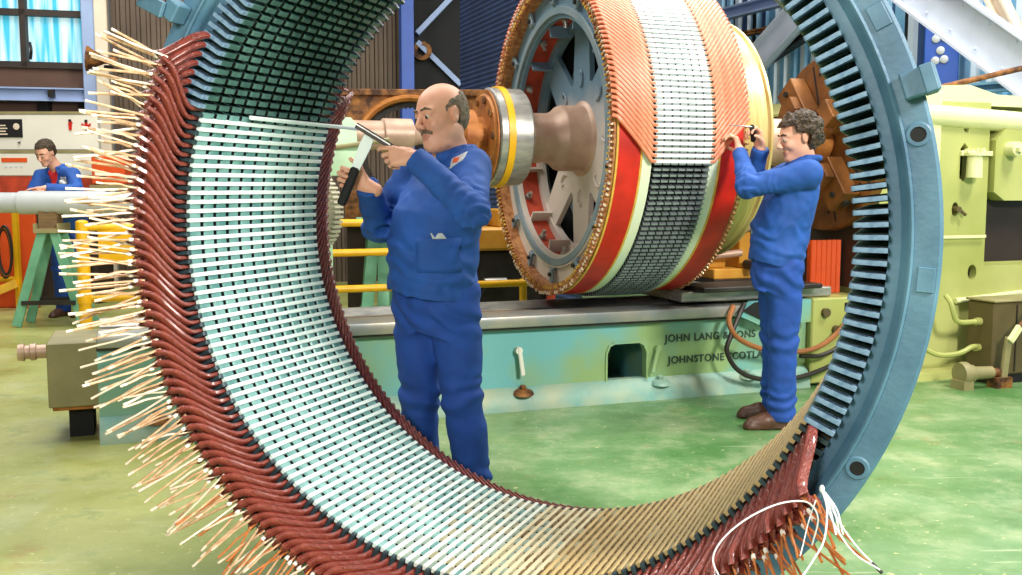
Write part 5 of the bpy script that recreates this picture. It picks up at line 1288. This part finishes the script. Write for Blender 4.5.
m = MB(); m.tube([(-.02, -.05, .04), (-.09, -.06, .045), (-.14, -.04, .05)], .0035, 6); m.build('needle', m_steel, hk)

# ---------------------------------------------------------------- the worker leaning on the white roller, far left
J3 = dict(pelvis=(-4.55, 10.32, .98), neck=(-4.575, 10.15, 1.54), head=(-4.625, 10.02, 1.675), shL=(-4.40, 10.10, 1.455), shR=(-4.745, 10.16, 1.44), elL=(-4.30, 9.95, 1.30), elR=(-4.83, 10.05, 1.20), wrL=(-4.53, 9.80, 1.325), wrR=(-4.68, 9.83, 1.26),
          hipL=(-4.46, 10.32, .92), hipR=(-4.64, 10.32, .92), knL=(-4.45, 10.28, .5), knR=(-4.65, 10.28, .5), anL=(-4.44, 10.34, .085), anR=(-4.66, 10.34, .085))
flat = dict(D=(-.9, -.35, -.02), N=(.05, -.1, -1), curl=[(.1, .25, .2)] * 4, thumb=(.7, .2, .1))
flatR = dict(D=(.6, -.5, .3), N=(.1, -.2, -1), curl=[(.2, .3, .2)] * 4, thumb=(.7, .2, .1))
p3, JJ3, H3, jo3, un3 = person('person', 'man in blue jacket over red shirt leaning on the white roller at far left', J3, dict(root=(-4.55, 10.2, 0), face=(-.22, -.97, 0), hf=(-.20, -.82, -.50), hu=(-.10, -.50, .86), torso=TOR, handL=flat, handR=flatR, hairm=m_darkhair, hairt=.012, hairn=(.012, 50), haircut=curly, h=.0085, gd=.3))
L3 = Vector((.97, -.22, 0)); F3 = Vector((-.22, -.97, 0))
patch(jo3, p3, 'badge', Vector(JJ3['neck']) + L3 * .115 - Vector((0, 0, .14)) + F3 * .1, F3, L3, .095, .07, [m_white])
patch(jo3, p3, 'red_shirt_front', Vector(JJ3['neck']) - Vector((0, 0, .115)) + F3 * .1 - L3 * .005, F3, L3, .085, .16, [m_redshirt], shape=lambda a, b: (a * (1.15 + b / .16 * 1.1) * .8, b))
# ================================================================== LIGHT
def area(name, loc, tgt, size, power, col=(1, 1, 1), sy=None):
    l = bpy.data.lights.new(name, 'AREA'); l.energy = power; l.color = col; l.size = size
    if sy: l.shape = 'RECTANGLE'; l.size_y = sy
    o = bpy.data.objects.new(name, l); COL.objects.link(o); o.location = loc
    o.rotation_euler = (Vector(tgt) - Vector(loc)).to_track_quat('-Z', 'Y').to_euler(); return o
wd = bpy.data.worlds.new('world'); sc.world = wd; wd.use_nodes = True
bg = wd.node_tree.nodes['Background']; bg.inputs['Color'].default_value = (.86, .93, 1, 1); bg.inputs['Strength'].default_value = .13
area('key_light', (4.2, -.6, 4.6), (-.4, 4.0, .9), 1.2, 700, (1, .96, .9))
area('roof_light', (-2, 5, 6.4), (-1, 5, 0), 3, 340, (1, .97, .92), 5)
area('roof_light', (3, 8.5, 6.6), (2, 7.5, 0), 3, 430, (1, .97, .92), 5)
area('roof_light', (-4.5, 9.5, 6.4), (-4.5, 10.5, .5), 2.5, 330, (1, .97, .92), 4)
area('fill_light', (-1.3, -.6, 2.4), (-.2, 4.5, 1.2), .9, 120, (1, .96, .9))
area('headstock_fill', (4.6, 5.2, 5.2), (3.1, 6.9, 2.0), 1.0, 230, (1, .97, .9))  # unseen lamp added to brighten the headstock top
vs = sc.view_settings
sc.display_settings.display_device = 'sRGB'; vs.view_transform = 'Standard'; vs.look = 'None'; vs.exposure = 0.; vs.gamma = 1; vs.use_curve_mapping = False
sc.cycles.max_bounces = 6; sc.cycles.use_denoising = True
